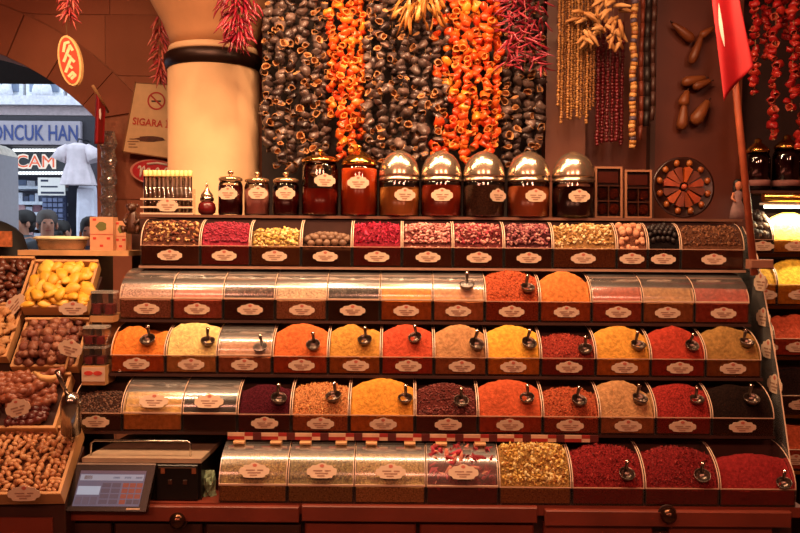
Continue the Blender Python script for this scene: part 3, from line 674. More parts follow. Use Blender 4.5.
def statuette():
    p = P(133, 232, 2.78); base = Vector((p.x, 2.78, 0))
    r = thing('monkey_statuette', 'small dark brown seated monkey statuette beside the vanilla tubes', 'figurine', (base.x, base.y, ZC(236, 2.78)))
    b = r.location; br = mat('statuette_brown', '#4a2a1c', .35, var=.2)
    part('body', MB().lathe([(.019, 0), (.026, .012), (.024, .035), (.017, .06), (.013, .074), (.008, .08)], b, 18, sy=.9), br, r)
    part('head', MB().blob(b+Vector((-.002, -.004, .092)), (.016, .016, .017), 12, 8).blob(b+Vector((-.004, -.018, .088)), (.009, .007, .008), 8, 6), br, r)
    for s in (-1, 1):
        part('ear', MB().blob(b+Vector((s*.017-.002, 0, .098)), (.006, .003, .007), 8, 5), br, r)
        part('arm', MB().tube([b+Vector((s*.016, -.004, .066)), b+Vector((s*.026, -.018, .046)), b+Vector((s*.014, -.03, .034))], [.007, .006, .005], 8), br, r)
        part('leg', MB().tube([b+Vector((s*.018, -.006, .012)), b+Vector((s*.026, -.030, .022)), b+Vector((s*.022, -.034, .005))], [.010, .008, .006], 8), br, r)
statuette()
# ------------------------------------------------------------------ vanilla tubes in a rack
vz = JAR_Z; vd = 2.79
va, vb = P(143, 200, vd).x, P(193, 200, vd).x; vt = (217-174)*vd/F
rk = thing('tube_rack', 'clear acrylic rack with card label holding vanilla tubes', 'rack', ((va+vb)/2, vd, vz))
for z_ in (.0, .022, .050): part('rail', MB().bb(va-.004, vb+.004, vd-.019, vd-.015, vz+z_, vz+z_+.006), EDGE, rk)
part('base_plate', MB().bb(va-.004, vb+.004, vd-.0148, vd+.016, vz, vz+.003), ACR, rk); part('rack_back', MB().bb(va-.004, vb+.004, vd+.016, vd+.019, vz, vz+.09), ACR, rk)
plaque(rk, (0.004, -.0195, .030), (0, 0, 0), PLQ_J)
NT = 11
tb_g = MB().lathe([(.0066, 0), (.0074, .004), (.0074, vt-.022)], n=14).mesh('glass_tube', GLASS)
tb_v = [MB().tube([(a_, 0, .002), (a_*.3+.001, .001, vt*.4), (-a_, 0, vt-.026)], [.0052, .0058, .0045], 7).mesh('vanilla_pod', mat('vanilla', '#5a3626', .5, var=.3)) for a_ in (-.0015, 0, .0015)]
tb_c = MB().lathe([(.0078, vt-.0215), (.0084, vt-.019), (.0084, vt-.002), (.006, vt), (0, vt)], n=14).mesh('tube_cap', mat('tube_cap', '#f0d48c', .35))
for k in range(NT):
    t_ = thing('vanilla_tube', 'glass tube with a dark vanilla pod and cream cap in the rack', 'tube', (va+.010+(vb-va-.020)*k/(NT-1), vd, vz+.0035), 'vanilla tubes in the rack')
    link('glass_tube', tb_g, t_); link('vanilla_pod', tb_v[k % 3], t_); link('tube_cap', tb_c, t_)
# ------------------------------------------------------------------ stall back panel and post
sb = thing('stall_back_panel', 'dark wooden back panel behind the hanging strings', 'panel', (.5, 3.2, 0))
bx0 = P(262, 100, 3.2).x
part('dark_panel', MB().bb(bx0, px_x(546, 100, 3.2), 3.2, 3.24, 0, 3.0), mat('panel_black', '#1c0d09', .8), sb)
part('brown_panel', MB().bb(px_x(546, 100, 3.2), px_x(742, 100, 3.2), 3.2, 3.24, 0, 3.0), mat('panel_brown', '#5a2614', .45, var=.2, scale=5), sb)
part('frame_post', MB().bb(px_x(546, 100, 3.12), px_x(586, 100, 3.12), 3.12, 3.199, 0, 3.0), mat('post_brown', '#5e3019', .45, var=.15, scale=6), sb)
part('frame_post', MB().bb(px_x(651, 100, 3.15), px_x(656, 100, 3.15), 3.15, 3.199, 0, 3.0), DWOOD, sb)
# rail (above the frame) from which the strings hang
RZ = 2.56
rl = thing('hanging_rail', 'steel rail on brackets above the stall from which the strings hang', 'rail', (0, 3.0, RZ))
part('bar', MB().tube([(-.62, 3.0, RZ), (1.6, 3.0, RZ)], .011, 10), STEEL, rl)
for x in (-.5, .3, 1.1): part('bracket', MB().bb(x-.012, x+.012, 3.0, 3.2, RZ+.006, RZ+.03), STEEL, rl)
# ------------------------------------------------------------------ dried vegetable strings
EGG_SKIN = mat('eggplant_skin', '#40302e', .30, var=.5, scale=45, bump=.7, bscale=110, rnd=['#4c3a38', '#241a1a', '#6e5850', '#2e2222', '#84695e', '#1c1618'])
EGG_IN = mat('eggplant_inside', '#b07a4a', .8, var=.3, scale=50)
PEP_SKIN = mat('pepper_skin', '#c8401a', .32, var=.35, scale=30, bump=.4, bscale=70, rnd=['#d2481a', '#b82c14', '#dd6c1c', '#c43a18', '#e89a2a', '#a82412'])
PEP_IN = mat('pepper_inside', '#d88a3a', .7, var=.3, scale=40)
RED_SKIN = mat('red_pepper_skin', '#9c1c1c', .3, var=.35, scale=30, bump=.4, bscale=70, rnd=['#a81e1e', '#84141a', '#c03a28'])
RED_IN = mat('red_pepper_inside', '#b04a34', .7)
def shell_mesh(name, R_, L_, seed, mats, squash=.75, closed=.6):
    prof = [(R_*.25, -L_*.5), (R_*.75, -L_*.42), (R_, -L_*.15), (R_*.98, L_*.2), (R_*.9, L_*.48), (R_*.74, L_*.5), (R_*.78, L_*.2), (R_*.6, -L_*.25), (0, -L_*.3)]
    mb = MB().lathe(prof, n=11, mfn=lambda i: 0 if i < 4 else 1)
    out = []
    for p in mb.v:
        q = Vector(p); n_ = noise.noise_vector(q*(1.3/R_)*.55+Vector((seed*5.3, seed, 0)))
        n2_ = noise.noise_vector(q*(2.4/R_)*.6+Vector((seed*2.1, 3, seed)))
        q = Vector((q.x, q.y*squash, q.z))+n_*R_*.42+n2_*R_*.22
        q.x += .25*R_*math.sin(q.z/L_*3+seed); out.append(tuple(q))
    mb.v = out; return mb.mesh(name, mats)
EGGS = [shell_mesh('dried_eggplant', .0175+.002*(k % 3), .040+.006*(k % 2), k, [EGG_SKIN, EGG_IN], .6+.12*(k % 3)) for k in range(6)]
PEPS = [shell_mesh('dried_pepper', .0165+.002*(k % 3), .034+.005*(k % 2), k+20, [PEP_SKIN, PEP_IN], .85) for k in range(6)]
REDS = [shell_mesh('dried_pepper', .0160+.002*(k % 3), .034, k+40, [RED_SKIN, RED_IN], .8) for k in range(4)]
CORD = mat('cord', '#8a6a48', .9)
ORD = ['', 'second ', 'third ', 'fourth ', 'fifth ', 'sixth ']
def ordl(i, what, frm): return (f'{what} hanging nearest {frm}' if i == 0 else f'{ORD[i]}{what} counted from {frm}')
def string(px, y0, y1, protos, label, group, name, d, step=.030, scale=1.0, jit=.008, alt=None, altp=0.0):
    a, b = P(px, y0, d), P(px, y1, d)
    r = thing(name, label, 'dried vegetables', (a.x, d, b.z), group)
    top = RZ-b.z
    part('cord', MB().tube([(0, 0, .0), (0, 0, top)], .0013, 5), CORD, r, None, False)
    z_ = .012; k = 0; zmax = min(a.z-b.z, top-.03)
    while z_ < zmax:
        pr = alt if (alt and random.random() < altp) else protos
        me = random.choice(pr); s = scale*rr(.8, 1.15)
        az = rr(-1.0, 1.0)+(PI if random.random() < .55 else 0)
        # shells are threaded sideways; open ends mostly turn towards the front
        M = Matrix.Translation((rr(-jit, jit), rr(-jit, jit), z_)) @ Euler((PI/2+rr(-.9, .9), rr(-.5, .5), az)).to_matrix().to_4x4() @ Matrix.Scale(s, 4)
        link(me.name.split('.')[0], me, r, M=M); z_ += step*s*rr(.8, 1.1); k += 1
    return r
random.seed(21)
L1 = 'string of dark dried eggplant shells hanging close to the stone column'
L2 = 'string of orange dried peppers hanging between two curtains of eggplant shells'
L3 = 'string of dark dried eggplant shells hanging behind the gold lidded jar'
for si, (px, yb, dd) in enumerate(((268, 152, 2.99), (279, 168, 2.96), (291, 172, 3.0), (303, 165, 2.96), (315, 176, 2.98), (324, 168, 3.03))):
    string(px, -25, yb, EGGS, ordl(si, 'dark eggplant shell string', 'the stone column'), 'eggplant strings by the column', 'dried_eggplant_string', dd, .0235, .86, .013)
for si, (px, yb, dd) in enumerate(((333, 118, 3.0), (343, 160, 2.97), (353, 155, 2.99), (361, 140, 3.03))):
    string(px, -25, yb, PEPS, ordl(si, 'orange pepper string', 'the big column side eggplant curtain'), 'orange pepper strings between the eggplants', 'dried_pepper_string', dd, .021, .82, .012)
for si, (px, yb, dd) in enumerate(((371, 165, 3.0), (382, 170, 2.97), (393, 160, 3.01), (404, 170, 2.97), (415, 165, 3.0), (426, 160, 2.98))):
    string(px, -25, yb, EGGS, ordl(si, 'eggplant string behind the gold lid', 'the narrow pepper curtain'), 'eggplant strings behind the jars', 'dried_eggplant_string', dd, .0235, .86, .013)
for si, (px, yb, dd) in enumerate(((437, 158, 2.99), (447, 165, 3.02))):
    string(px, -25, yb, EGGS, ordl(si, 'mixed pepper and eggplant string', 'the cellophane bag'), 'mixed pepper and eggplant strings', 'dried_vegetable_string', dd, .024, .95, .010, PEPS, .5)
for si, (px, yb, dd) in enumerate(((457, 150, 2.98), (467, 165, 2.95), (477, 150, 2.99), (488, 160, 2.96), (497, 150, 3.01))):
    string(px, -25, yb, PEPS, ordl(si, 'bright pepper string of the wide curtain', 'the mixed strings'), 'orange pepper strings beside the chilli bunch', 'dried_pepper_string', dd, .021, .85, .013)
for si, (px, yb, dd) in enumerate(((508, 165, 3.04), (519, 165, 3.06), (531, 160, 3.06), (541, 150, 3.08))):
    string(px, -25, yb, EGGS, ordl(si, 'shaded eggplant string', 'the wide pepper curtain'), 'eggplant strings beside the post', 'dried_eggplant_string', dd, .027, .95, .008)
# red strings over the neighbouring stall
for si, (px, yb, dd) in enumerate(((757, 95, 2.86), (768, 60, 2.9), (777, 140, 2.85), (786, 40, 2.92), (795, 110, 2.83), (806, 150, 2.88))):
    string(px, -25, yb, REDS, ordl(si, 'dark red pepper string', 'the red flag'), 'red pepper strings behind the flag', 'dried_pepper_string', dd, .027, .85, .012)
# chillies
CH = mat('chilli', '#86182a', .3, var=.25, rnd=['#8c1a30', '#6a1020', '#a02e38', '#7c1630'])
CHP = mat('chilli_pale', '#c04a48', .35, var=.25, rnd=['#c85448', '#a8303a', '#d88068', '#983040'])
CHM = mat('chilli_plum', '#7c1828', .35, var=.25, rnd=['#8c2034', '#6a1424', '#a8404a', '#781a30'])
def chilli_mesh(m_, k, L_=.055, R_=.0042):
    pts = [(.010*math.sin(t*2.2+k)*(t), .006*t*t*math.cos(k), -L_*t) for t in (0, .25, .5, .75, 1)]
    return MB().tube(pts, [R_*.7, R_, R_*.9, R_*.6, .0006], 6).mesh('chilli', m_)
def bunch(px, y0, y1, wpx, n, m_, label, d, L_=.055, R_=.0042, spread=.9, taper=1.0, chaos=0):
    a, b = P(px, y0, d), P(px, y1, d); W = wpx*d/F/2
    r = thing('chilli_bunch', label, 'dried chillies', (a.x, d, b.z)); top = RZ-b.z if d > 2.7 and d < 3.1 else a.z-b.z+.12
    part('cord', MB().tube([(0, 0, .02), (0, 0, top)], .0015, 5), CORD, r, None, False)
    ms = [chilli_mesh(m_, k, L_*(.8+.12*k), R_) for k in range(4)]; H = a.z-b.z
    for k in range(n):
        t = (k+.5)/n; z_ = L_*.7+(H-L_*.5)*t
        an = k*2.4; sp = spread*rr(.5, 1.1)
        w_ = W*min(1, .45+t*taper)*rr(.1, .75)
        M = Matrix.Translation((math.cos(an)*w_, math.sin(an)*w_*.8, z_)) @ Matrix.Rotation(an, 4, 'Z') @ Matrix.Rotation(-sp, 4, 'Y')
        if chaos: M = Matrix.Translation((rr(-W, W)*.85, rr(-.03, .03), z_)) @ Euler((rr(-1.3, 1.3), rr(-1.9, 1.9), rr(0, 6))).to_matrix().to_4x4()
        link('chilli', ms[k % 4], r, M=M)
    return r
random.seed(5)
bunch(69, -20, 27, 20, 46, CHP, 'small pale red chilli bunch hanging above the oval sign', 2.99, .050)
bunch(160, 18, 88, 15, 70, CHP, 'long pale red chilli bunch hanging in front of the no smoking poster', 3.5, .055, .005)
bunch(238, -20, 52, 52, 190, CH, 'thick crimson chilli bunch hanging in front of the column capital', 2.90, .050, .0045)
bunch(526, -20, 78, 46, 170, CHM, 'loose plum red bunch of thin chillies beside the bead strings', 2.93, .06, .0042, 1.3, 1.0, 1)
# bead strings of okra
OK_ = mat('okra', '#8a5a2a', .5, var=.4, scale=120, rnd=['#9a6a34', '#7c4c22', '#b08044'])
random.seed(8)
def bead_string(px, y0, y1, d, m_, label, group, name, br):
    a, b = P(px, y0, d), P(px, y1, d); r = thing(name, label, 'dried vegetables', (a.x, d, b.z), group)
    part('cord', MB().tube([(0, 0, 0), (0, 0, RZ-b.z)], .0008, 4), CORD, r, None, False)
    mb = MB(); z_ = .004
    while z_ < min(a.z, RZ-.02)-b.z:
        s = br*rr(.75, 1.25); mb.blob((rr(-.0015, .0015), rr(-.0015, .0015), z_), (s, s, s*.95), 6, 4, None, .3, 2, 0, z_*50); z_ += s*1.5
    o = part('beads', mb, m_, r, None, False); o['kind'] = 'stuff'
for k in range(12):
    bead_string(560+k*3.2, -25, 108+rr(0, 16)-(6 if k in (0, 11) else 0), 2.96+.018*(k % 3), OK_, 'thin string of tan dried okra beads in front of the wooden post', 'okra bead strings', 'okra_string', .0058)
DR = mat('dark_red_bead', '#560c14', .4, var=.3, rnd=['#640f18', '#400a10', '#74181c'])
for k in range(6):
    bead_string(599+k*4.8, 20, 142+rr(-6, 6), 3.03+.02*(k % 2), DR, 'thin string of dark red dried berries beside the patterned ribbon', 'dark red berry strings', 'berry_string', .0078)
# tan root bunch
TAN = mat('tan_root', '#b8824a', .6, var=.3, scale=40, rnd=['#c08a50', '#a06a38', '#d0a068'])
random.seed(14)
p = P(600, 52, 2.92); rt = thing('root_bunch', 'tan bunch of knobbly dried roots above the dark red strings', 'dried roots', p)
part('cord', MB().tube([(0, 0, .05), (0, 0, RZ-p.z)], .002, 5), CORD, rt, None, False)
for k in range(46):
    b_ = Vector((rr(-.075, .075), rr(-.03, .03), rr(.04, .20))); v = Vector((rr(-1, 1), rr(-.4, .2), rr(-1, .1))).normalized()*rr(.04, .075)
    part('dried_root', MB().tube([b_, b_+v*.5+Vector((0, 0, .004)), b_+v], [.006, .0085, .004], 6), TAN, rt, None, False)
# golden cellophane bag at the top
def crumple_bag(name, px0, px1, y0, y1, d, m_, label, amp=.012, thick=.045, n=14):
    a, b = P(px0, y1, d), P(px1, y0, d); mb = MB(); W = b.x-a.x; H = b.z-a.z; vs_ = []
    for s in (-1, 1):
        for j in range(n+1):
            for i in range(n+1):
                u, v = i/n, j/n; bul = math.sin(u*PI)**.5*math.sin(min(1, v*1.05)*PI)**.4 if 0 < u < 1 and 0 < v < 1 else 0
                nz_ = noise.noise(Vector((u*5, v*7, s*3+px0)))
                n3 = noise.noise(Vector((v*4.3, px0*.7, 1)))
                wv = (1-.22*max(0, 1-v*4)**2)*(1-.30*v)*(1+.22*n3); vs_.append((a.x+W/2+W*(u-.5)*wv+.06*W*noise.noise(Vector((v*3, 7, px0))), d+s*(thick/2*bul)+nz_*amp*bul, a.z+H*v+H*.06*noise.noise(Vector((u*4, px0, s*.0)))*(1-v)))
    k = (n+1)*(n+1)
    f = [(j*(n+1)+i, j*(n+1)+i+1, (j+1)*(n+1)+i+1, (j+1)*(n+1)+i) for j in range(n) for i in range(n)]
    mb.add(vs_, f+[tuple(q+k for q in g[::-1]) for g in f], 0, False)
    return solo(name, mb, m_, label, 'bag', base=((a.x+b.x)/2, d, a.z))
HUSK = mat('husk', '#a8682e', .35, var=.4, scale=40, rnd=['#b87834', '#8a4c20', '#d09a50', '#9c5c2a'])
random.seed(19)
p = P(419, 34, 2.915); hb_ = thing('husk_bunch', 'golden bunch of dry curling husks hanging before the eggplant strings', 'dried husks', p)
part('cord', MB().tube([(0, 0, .06), (0, 0, RZ-p.z)], .002, 5), CORD, hb_, None, False)
for k in range(44):
    b_ = Vector((rr(-.055, .055), rr(-.03, .03), rr(.07, .20))); L_ = rr(.05, .09); sw = rr(-.5, .5); tw_ = rr(0, 3); wd_ = rr(.006, .011); vs_ = []
    for t in range(6):
        q = t/5; c = b_+Vector((sw*L_*q+b_.x*.5*q, -.02*math.sin(q*3), -L_*q+.01*math.sin(q*4+k))); an = tw_+q*1.4; ww = wd_*(.35+1.3*q*(1.25-q))
        vs_ += [c+Vector((ww*math.cos(an), ww*math.sin(an), 0)), c+Vector((0, .0015, .002)), c-Vector((ww*math.cos(an), ww*math.sin(an), 0))]
    m = MB().add(vs_, [(3*t+u, 3*t+u+1, 3*t+u+4, 3*t+u+3) for t in range(5) for u in range(2)], 0, True)
    o = part('husk', m, HUSK, hb_, None, False); md = o.modifiers.new('thickness', 'SOLIDIFY'); md.thickness = .0008
# patterned ribbons
def ribbon(px, y0, y1, wpx, d, cols, seg, label, name):
    a, b = P(px-wpx/2, y1, d), P(px+wpx/2, y1, d); t = P(px, y0, d); n = int((RZ-a.z)/seg); mb = MB(); W = b.x-a.x
    for k in range(n):
        z_ = a.z+(RZ-a.z)*k/n; z2 = a.z+(RZ-a.z)*(k+1)/n
        mb.tube([(a.x+W/2+.003*math.sin(k*.9), d+.003*math.cos(k*.7), z_), (a.x+W/2+.003*math.sin(k*.9+.9), d+.003*math.cos(k*.7+.7), z2)], W/2*(1+.12*(k % 2)), 8, k % len(cols))
    return solo(name, mb, [mat('rib_'+c.strip('#'), c, .55, var=.2) for c in cols], label, 'ribbon', base=((a.x+b.x)/2, d, a.z))
ribbon(632, -25, 148, 6.5, 2.93, ['#b88a50', '#a06a2c', '#4a3a48', '#b08048', '#80481f'], .014, 'thick striped rope of tan and blue hanging beside the dark ribbons', 'striped_rope')
for px, w_, yb, c in ((640, 4, 140, '#6a2c18'), (646, 6, 126, '#1e100e'), (652, 5, 120, '#3a1a12')):
    ribbon(px, -25, yb, w_, 2.97, [c], .05, {640: 'thin rust brown cord hanging right beside the striped rope', 646: 'black hanging cord between a rust brown and a brown cord', 652: 'dark brown hanging cord farthest from the striped rope'}[px], 'tassel_ribbon')
# gourds in front of the brown panel
GR = mat('gourd', '#8a4a22', .45, var=.25, scale=20, rnd=['#6e3a1c', '#5c2e16', '#804824'])
for k, (px, py, a_, ln, rd) in enumerate(((683, 32, -.9, .085, .022), (697, 48, .35, .10, .020), (707, 32, 1.0, .05, .018), (694, 80, 1.35, .075, .022), (702, 84, 1.2, .06, .020), (685, 98, .3, .05, .024), (683, 116, .1, .085, .024), (701, 112, .55, .085, .030))):
    c = P(px, py, 3.16); M = Matrix.Rotation(a_, 3, 'Y'); ln *= 1.3; rd *= .92
    r = thing('dried_gourd', ['long tan gourd leaning highest on the brown panel', 'slim gourd pointing down on the brown panel', 'small gourd nearest the red flag', 'flat lying gourd of the middle pair', 'short gourd overlapping the flat lying one', 'round little gourd above the lowest pair', 'upright narrow gourd of the lowest pair', 'plump tilted gourd of the lowest pair'][k], 'gourd', c, 'gourds on the brown panel')
    part('fruit', MB().lathe([(0, -ln*.5), (rd*.7, -ln*.46), (rd, -ln*.28), (rd*.85, 0), (rd*.62, ln*.25), (rd*.4, ln*.45), (0, ln*.5)], (0, 0, 0), 14, 0, M), GR, r, None, False)
    part('stalk', MB().tube([M @ Vector((0, 0, ln*.48)), M @ Vector((.003, 0, ln*.6))], [.004, .003], 6), DWOOD, r, None, False)
    part('peg', MB().tube([(0, .01, 0), (0, .039, 0)], .003, 6), DWOOD, r, None, False)
# ------------------------------------------------------------------ flag on a stick
fd = 2.55
fp = [P(724, -30, fd), P(754.5, 275, fd)]
fg = thing('flag_on_stick', 'red flag with white crescent on a wooden stick beside the tiers', 'flag', P(754.5, 275, fd))
part('stick', MB().tube([fp[0], fp[1]], [.010, .012], 10), mat('stick_wood', '#9c4a2c', .5), fg)
FL = MB(); n = 22; vs_ = []
tl, tr, br_, bl = P(709, -25, fd), P(733, -25, fd), P(754, 66, fd), P(724, 100, fd)
def flagpt(u, v):
    # u across, v down; lower edge slants, cloth folded in soft vertical waves
    l = [(709, -25), (714, 20), (719, 60), (724, 102)]; r_ = [(735, -25), (742, 12), (749, 45), (754, 67)]
    def ip(a, t):
        k = min(2, int(t*3)); s = t*3-k; return (a[k][0]*(1-s)+a[k+1][0]*s, a[k][1]*(1-s)+a[k+1][1]*s)
    A, B = ip(l, v), ip(r_, v); e = u**.75 if v > .6 else u
    return P(A[0]+(B[0]-A[0])*u, A[1]+(B[1]-A[1])*e, fd-.022-.012*math.sin(u*7+v*1.2)*(.4+.6*v))
for j in range(n+1):
    for i in range(n+1): vs_.append(flagpt(i/n, j/n))
FL.add(vs_, [(j*(n+1)+i, (j+1)*(n+1)+i, (j+1)*(n+1)+i+1, j*(n+1)+i+1) for j in range(n) for i in range(n)], 0, True)
cl_ = P(753.5, 264, fd); part('clamp', MB().cbox(cl_+Vector((.02, 0, 0)), (.075, .036, .03), .004), mat('clamp_tan', '#8a5a44', .5), fg)
clo = part('cloth', FL, mat('flag_red', '#a8101c', .6, var=.08), fg); md = clo.modifiers.new('thickness', 'SOLIDIFY'); md.thickness = .0015
cm = MB(); cv = []
for k in range(13):   # crescent, partly turned away in the folds
    t = k/12; v = .22+.36*t; w_ = .11*math.sin(t*PI)+.015
    u0 = .10+.16*(math.cos((t-.5)*PI)-.0)*-.5+.12
    for uu in (u0, u0+w_): q = flagpt(max(.02, uu), v); q.y -= .0018; cv.append(q)
cm.add(cv, [(2*k, 2*k+2, 2*k+3, 2*k+1) for k in range(12)], 0, True)
part('crescent', cm, mat('flag_white', '#f2e6dc', .6, var=.03), fg, 'white crescent')
# ------------------------------------------------------------------ left stand with trays of dried fruit
TRAY = mat('tray_wood', '#b98858', .55, var=.18, scale=10, bump=.2, bscale=70)
def tray(px0, px1, lip, df, back, db, label, yaw=.10, hb=.035, side=True):
    """sloping tray: front lip at photo row 'lip', back edge at photo row 'back'"""
    x0, x1 = P(px0, lip, df).x, P(px1, lip, df).x; zf = P((px0+px1)/2, lip, df).z-hb; zb_ = P((px0+px1)/2, back, db).z-hb
    L_ = math.hypot(db-df, zb_-zf); sl = math.atan2(zb_-zf, db-df); W = x1-x0; t = .009
    r = thing('wooden_tray', label, 'tray', ((x0+x1)/2, df, zf)); r.rotation_euler = Euler((sl, 0, yaw), 'XYZ')
    M = Matrix.Translation(r.location) @ r.rotation_euler.to_matrix().to_4x4()
    part('base_board', MB().bb(-W/2, W/2, 0, L_, 0, t*.7), TRAY, r, None, False)
    part('front_board', MB().cbox((0, t/2, hb/2+t*.35), (W, t, hb-t*.7+.001), .0015), TRAY, r, None, False)
    part('back_board', MB().bb(-W/2, W/2, L_-t, L_, t*.7, hb+.01), TRAY, r, None, False)
    for s in (-1, 1): part('side_board', MB().bb(min(s*W/2, s*(W/2-t)), max(s*W/2, s*(W/2-t)), t, L_-t, t*.7, hb), TRAY, r, None, False)
    return r, M, W-2*t, L_-2*t, t, hb
def prism_step(par, x0, x1, df, zf, db, zb_):
    part('sloped_step', MB().prism([(df, 0), (df, zf), (db, zb_), (db, 0)], lambda a, b, t: Vector((t, a, b)), x0, x1), DWOOD, par)
ls = thing('fruit_stand', 'dark wooden stepped stand carrying the trays of dried fruit and nuts', 'display stand', (-1.2, 2.6, 0))
LXR = -.985
T = {}
T['yellow'] = tray(25, 88, 303, 2.62, 258, 2.77, 'small wooden tray of yellow dried mango below the lidded container', .10, .04)
T['date'] = tray(-48, 22, 300, 2.63, 254, 2.77, 'wooden tray of dark dates next to the yellow dried fruit', .08, .04)
T['fig'] = tray(14, 79, 362, 2.50, 315, 2.63, 'wooden tray of brown dried figs below the yellow dried fruit', .06, .035)
T['walnut'] = tray(-58, 9, 352, 2.51, 303, 2.64, 'wooden tray of shelled walnuts next to the figs', .05, .035)
T['sucuk'] = tray(-62, 58, 422, 2.375, 368, 2.51, 'wide wooden tray of walnut sweet strings below the figs', .03, .04)
T['nut'] = tray(-62, 63, 487, 2.235, 421, 2.41, 'large light wooden bin of hazelnuts beside the scale', .06, .05)
for k, (t_, M, W, L_, th, hb) in T.items():
    b = t_.location; sl = t_.rotation_euler.x; yw = t_.rotation_euler.z
    x0, x1 = b.x-W/2-.006, b.x+W/2+.004
    dz = .006+abs(math.tan(yw))*W*.5*math.tan(sl)
    df, db = b.y+.012+abs(math.tan(yw))*W*.5, b.y+(L_+2*th)*math.cos(sl)*.94
    prism_step(ls, x0, x1, df, b.z+(df-b.y)*math.tan(sl)-dz, db, b.z+(db-b.y)*math.tan(sl)-dz)
part('plinth', MB().bb(-1.75, -.992, 2.275, 2.97, 0, .74), DWOOD, ls)
part('front_panel', MB().bb(-1.75, -.985, 2.25, 2.273, 0, .745), RWOOD, ls)
tb0, tb1 = P(17, 256, 2.77).x, P(128, 256, 2.77).x; TBZ = ZC(254, 2.80)+.004
part('top_board', MB().bb(tb0, tb1, 2.775, 2.955, TBZ-.018, TBZ), LWOOD, ls)
part('riser', MB().bb(tb0, tb1-.12, 2.80, 2.96, .74, TBZ-.018), DWOOD, ls)
def fill_base(key, depth, m_, label, name):
    t_, M, W, L_, th, hb = T[key]; n = 16; vs_ = []
    for j in range(n+1):
        for i in range(n+1):
            u, v = i/n, j/n; vs_.append(M @ Vector((-W/2+W*u, th+.0005+(L_-.001)*v, depth+.012*math.sin(u*PI)*math.sin(v*PI)+.004*noise.noise(Vector((u*6, v*6, 1))))))
    mb = MB().add(vs_, [(j*(n+1)+i, j*(n+1)+i+1, (j+1)*(n+1)+i+1, (j+1)*(n+1)+i) for j in range(n) for i in range(n)], 0, True)
    return solo(name, mb, m_, label, 'dried fruit', kind='stuff')
def lay(key, protos, nx, ny, z0, name, label, group, cat, jit=.3, sc=(.85, 1.15), layers=1, flat=False, bulge=.012, crop=None):
    t_, M, W, L_, th, hb = T[key]; sx, sy = W/nx, L_/ny
    for l in range(layers):
        for j in range(ny-l):
            for i in range(nx-l):
                if l and random.random() < .35: continue
                x = -W/2+sx*(i+.5+l*.5+rr(-jit, jit)); y = th+sy*(j+.5+l*.5+rr(-jit, jit)); u, v = (x+W/2)/W, (y-th)/L_
                u = min(.97, max(.03, u)); v = min(.97, max(.03, v))
                x = -W/2+W*u; y = th+L_*v
                z_ = z0+bulge*math.sin(u*PI)*math.sin(v*PI)+l*.8*min(sx, sy)*.7
                q = M @ Vector((x, y, z_)); me = random.choice(protos)
                rot = (M.to_3x3() @ Euler((rr(-.4, .4), rr(-.4, .4), rr(0, 6.3)) if flat else Euler((rr(0, 6.3), rr(0, 6.3), rr(0, 6.3)))).to_matrix()).to_euler()
                o = link(name, me, None, q, rot); s = rr(*sc); o.scale = (s, s, s); tag(o, label, cat, group)
random.seed(31)
# yellow mango pieces
YM = mat('mango', '#e6b43c', .45, var=.2, scale=30, bump=.3, rnd=['#e8b83e', '#d8982c', '#f0cc60'])
mg = [MB().blob((0, 0, 0), (.027, .018, .010), 9, 6, None, .35, 1.6, 0, k).mesh('dried_mango', YM) for k in range(4)]
fill_base('yellow', .026, mat('mango_bed', '#b8842a', .7), 'bed of yellow dried fruit under the topmost mango pieces', 'mango_bed')
lay('yellow', mg, 5, 7, .036, 'dried_mango', 'yellow piece of dried mango heaped in the small wooden tray', 'mango pieces in the tray', 'dried fruit', .3, (.9, 1.25), 2, True, .02)
# dates
DT = mat('date', '#5a2a1a', .35, var=.25, scale=50, bump=.4, rnd=['#5c2c1c', '#45201a', '#704030'])
dt = [MB().blob((0, 0, 0), (.021, .012, .011), 9, 6, None, .2, 2, 0, k).mesh('dried_date', DT) for k in range(3)]
fill_base('date', .024, mat('date_bed', '#32160e', .8), 'dark bed of dates under the topmost dates', 'date_bed')
lay('date', dt, 6, 9, .034, 'dried_date', 'dark brown date heaped in the tray next to the mango', 'dates in the tray', 'dried fruit', .3, (.85, 1.1), 2, True, .02)
# figs
FG = mat('fig', '#7a4434', .5, var=.3, scale=50, bump=.5, rnd=['#80483a', '#5c3028', '#a06a4c', '#6a382e'])
def fig(k):
    return MB().lathe([(0, -.014), (.009, -.013), (.016, -.006), (.0175, .002), (.014, .010), (.007, .014), (.003, .018), (0, .019)], n=12).mesh('dried_fig', FG)
fgm = [fig(0)]+[MB().blob((0, 0, 0), (.0165, .016, .0135), 11, 8, None, .5, 2.6, 0, k).mesh('dried_fig', FG) for k in range(3)]
fill_base('fig', .022, mat('fig_bed', '#4a241a', .8), 'brown bed of figs under the topmost figs', 'fig_bed')
lay('fig', fgm, 6, 7, .034, 'dried_fig', 'round brown dried fig heaped in the tray below the mango', 'figs in the tray', 'dried fruit', .25, (.85, 1.1), 2, True, .024)
# walnuts: lobed halves
WN = mat('walnut', '#b07a48', .6, var=.35, scale=70, bump=.8, bscale=110, rnd=['#b88250', '#96602e', '#c89a68'])
wn = [MB().blob((0, 0, 0), (.018, .015, .012), 12, 8, None, .7, 3.2, 0, k).mesh('walnut_half', WN) for k in range(4)]
fill_base('walnut', .022, mat('walnut_bed', '#6a3e22', .8), 'bed of walnut pieces under the topmost walnut halves', 'walnut_bed')
lay('walnut', wn, 6, 8, .034, 'walnut_half', 'wrinkled tan walnut half heaped in the tray next to the figs', 'walnuts in the tray', 'nuts', .3, (.8, 1.15), 2, True, .024)
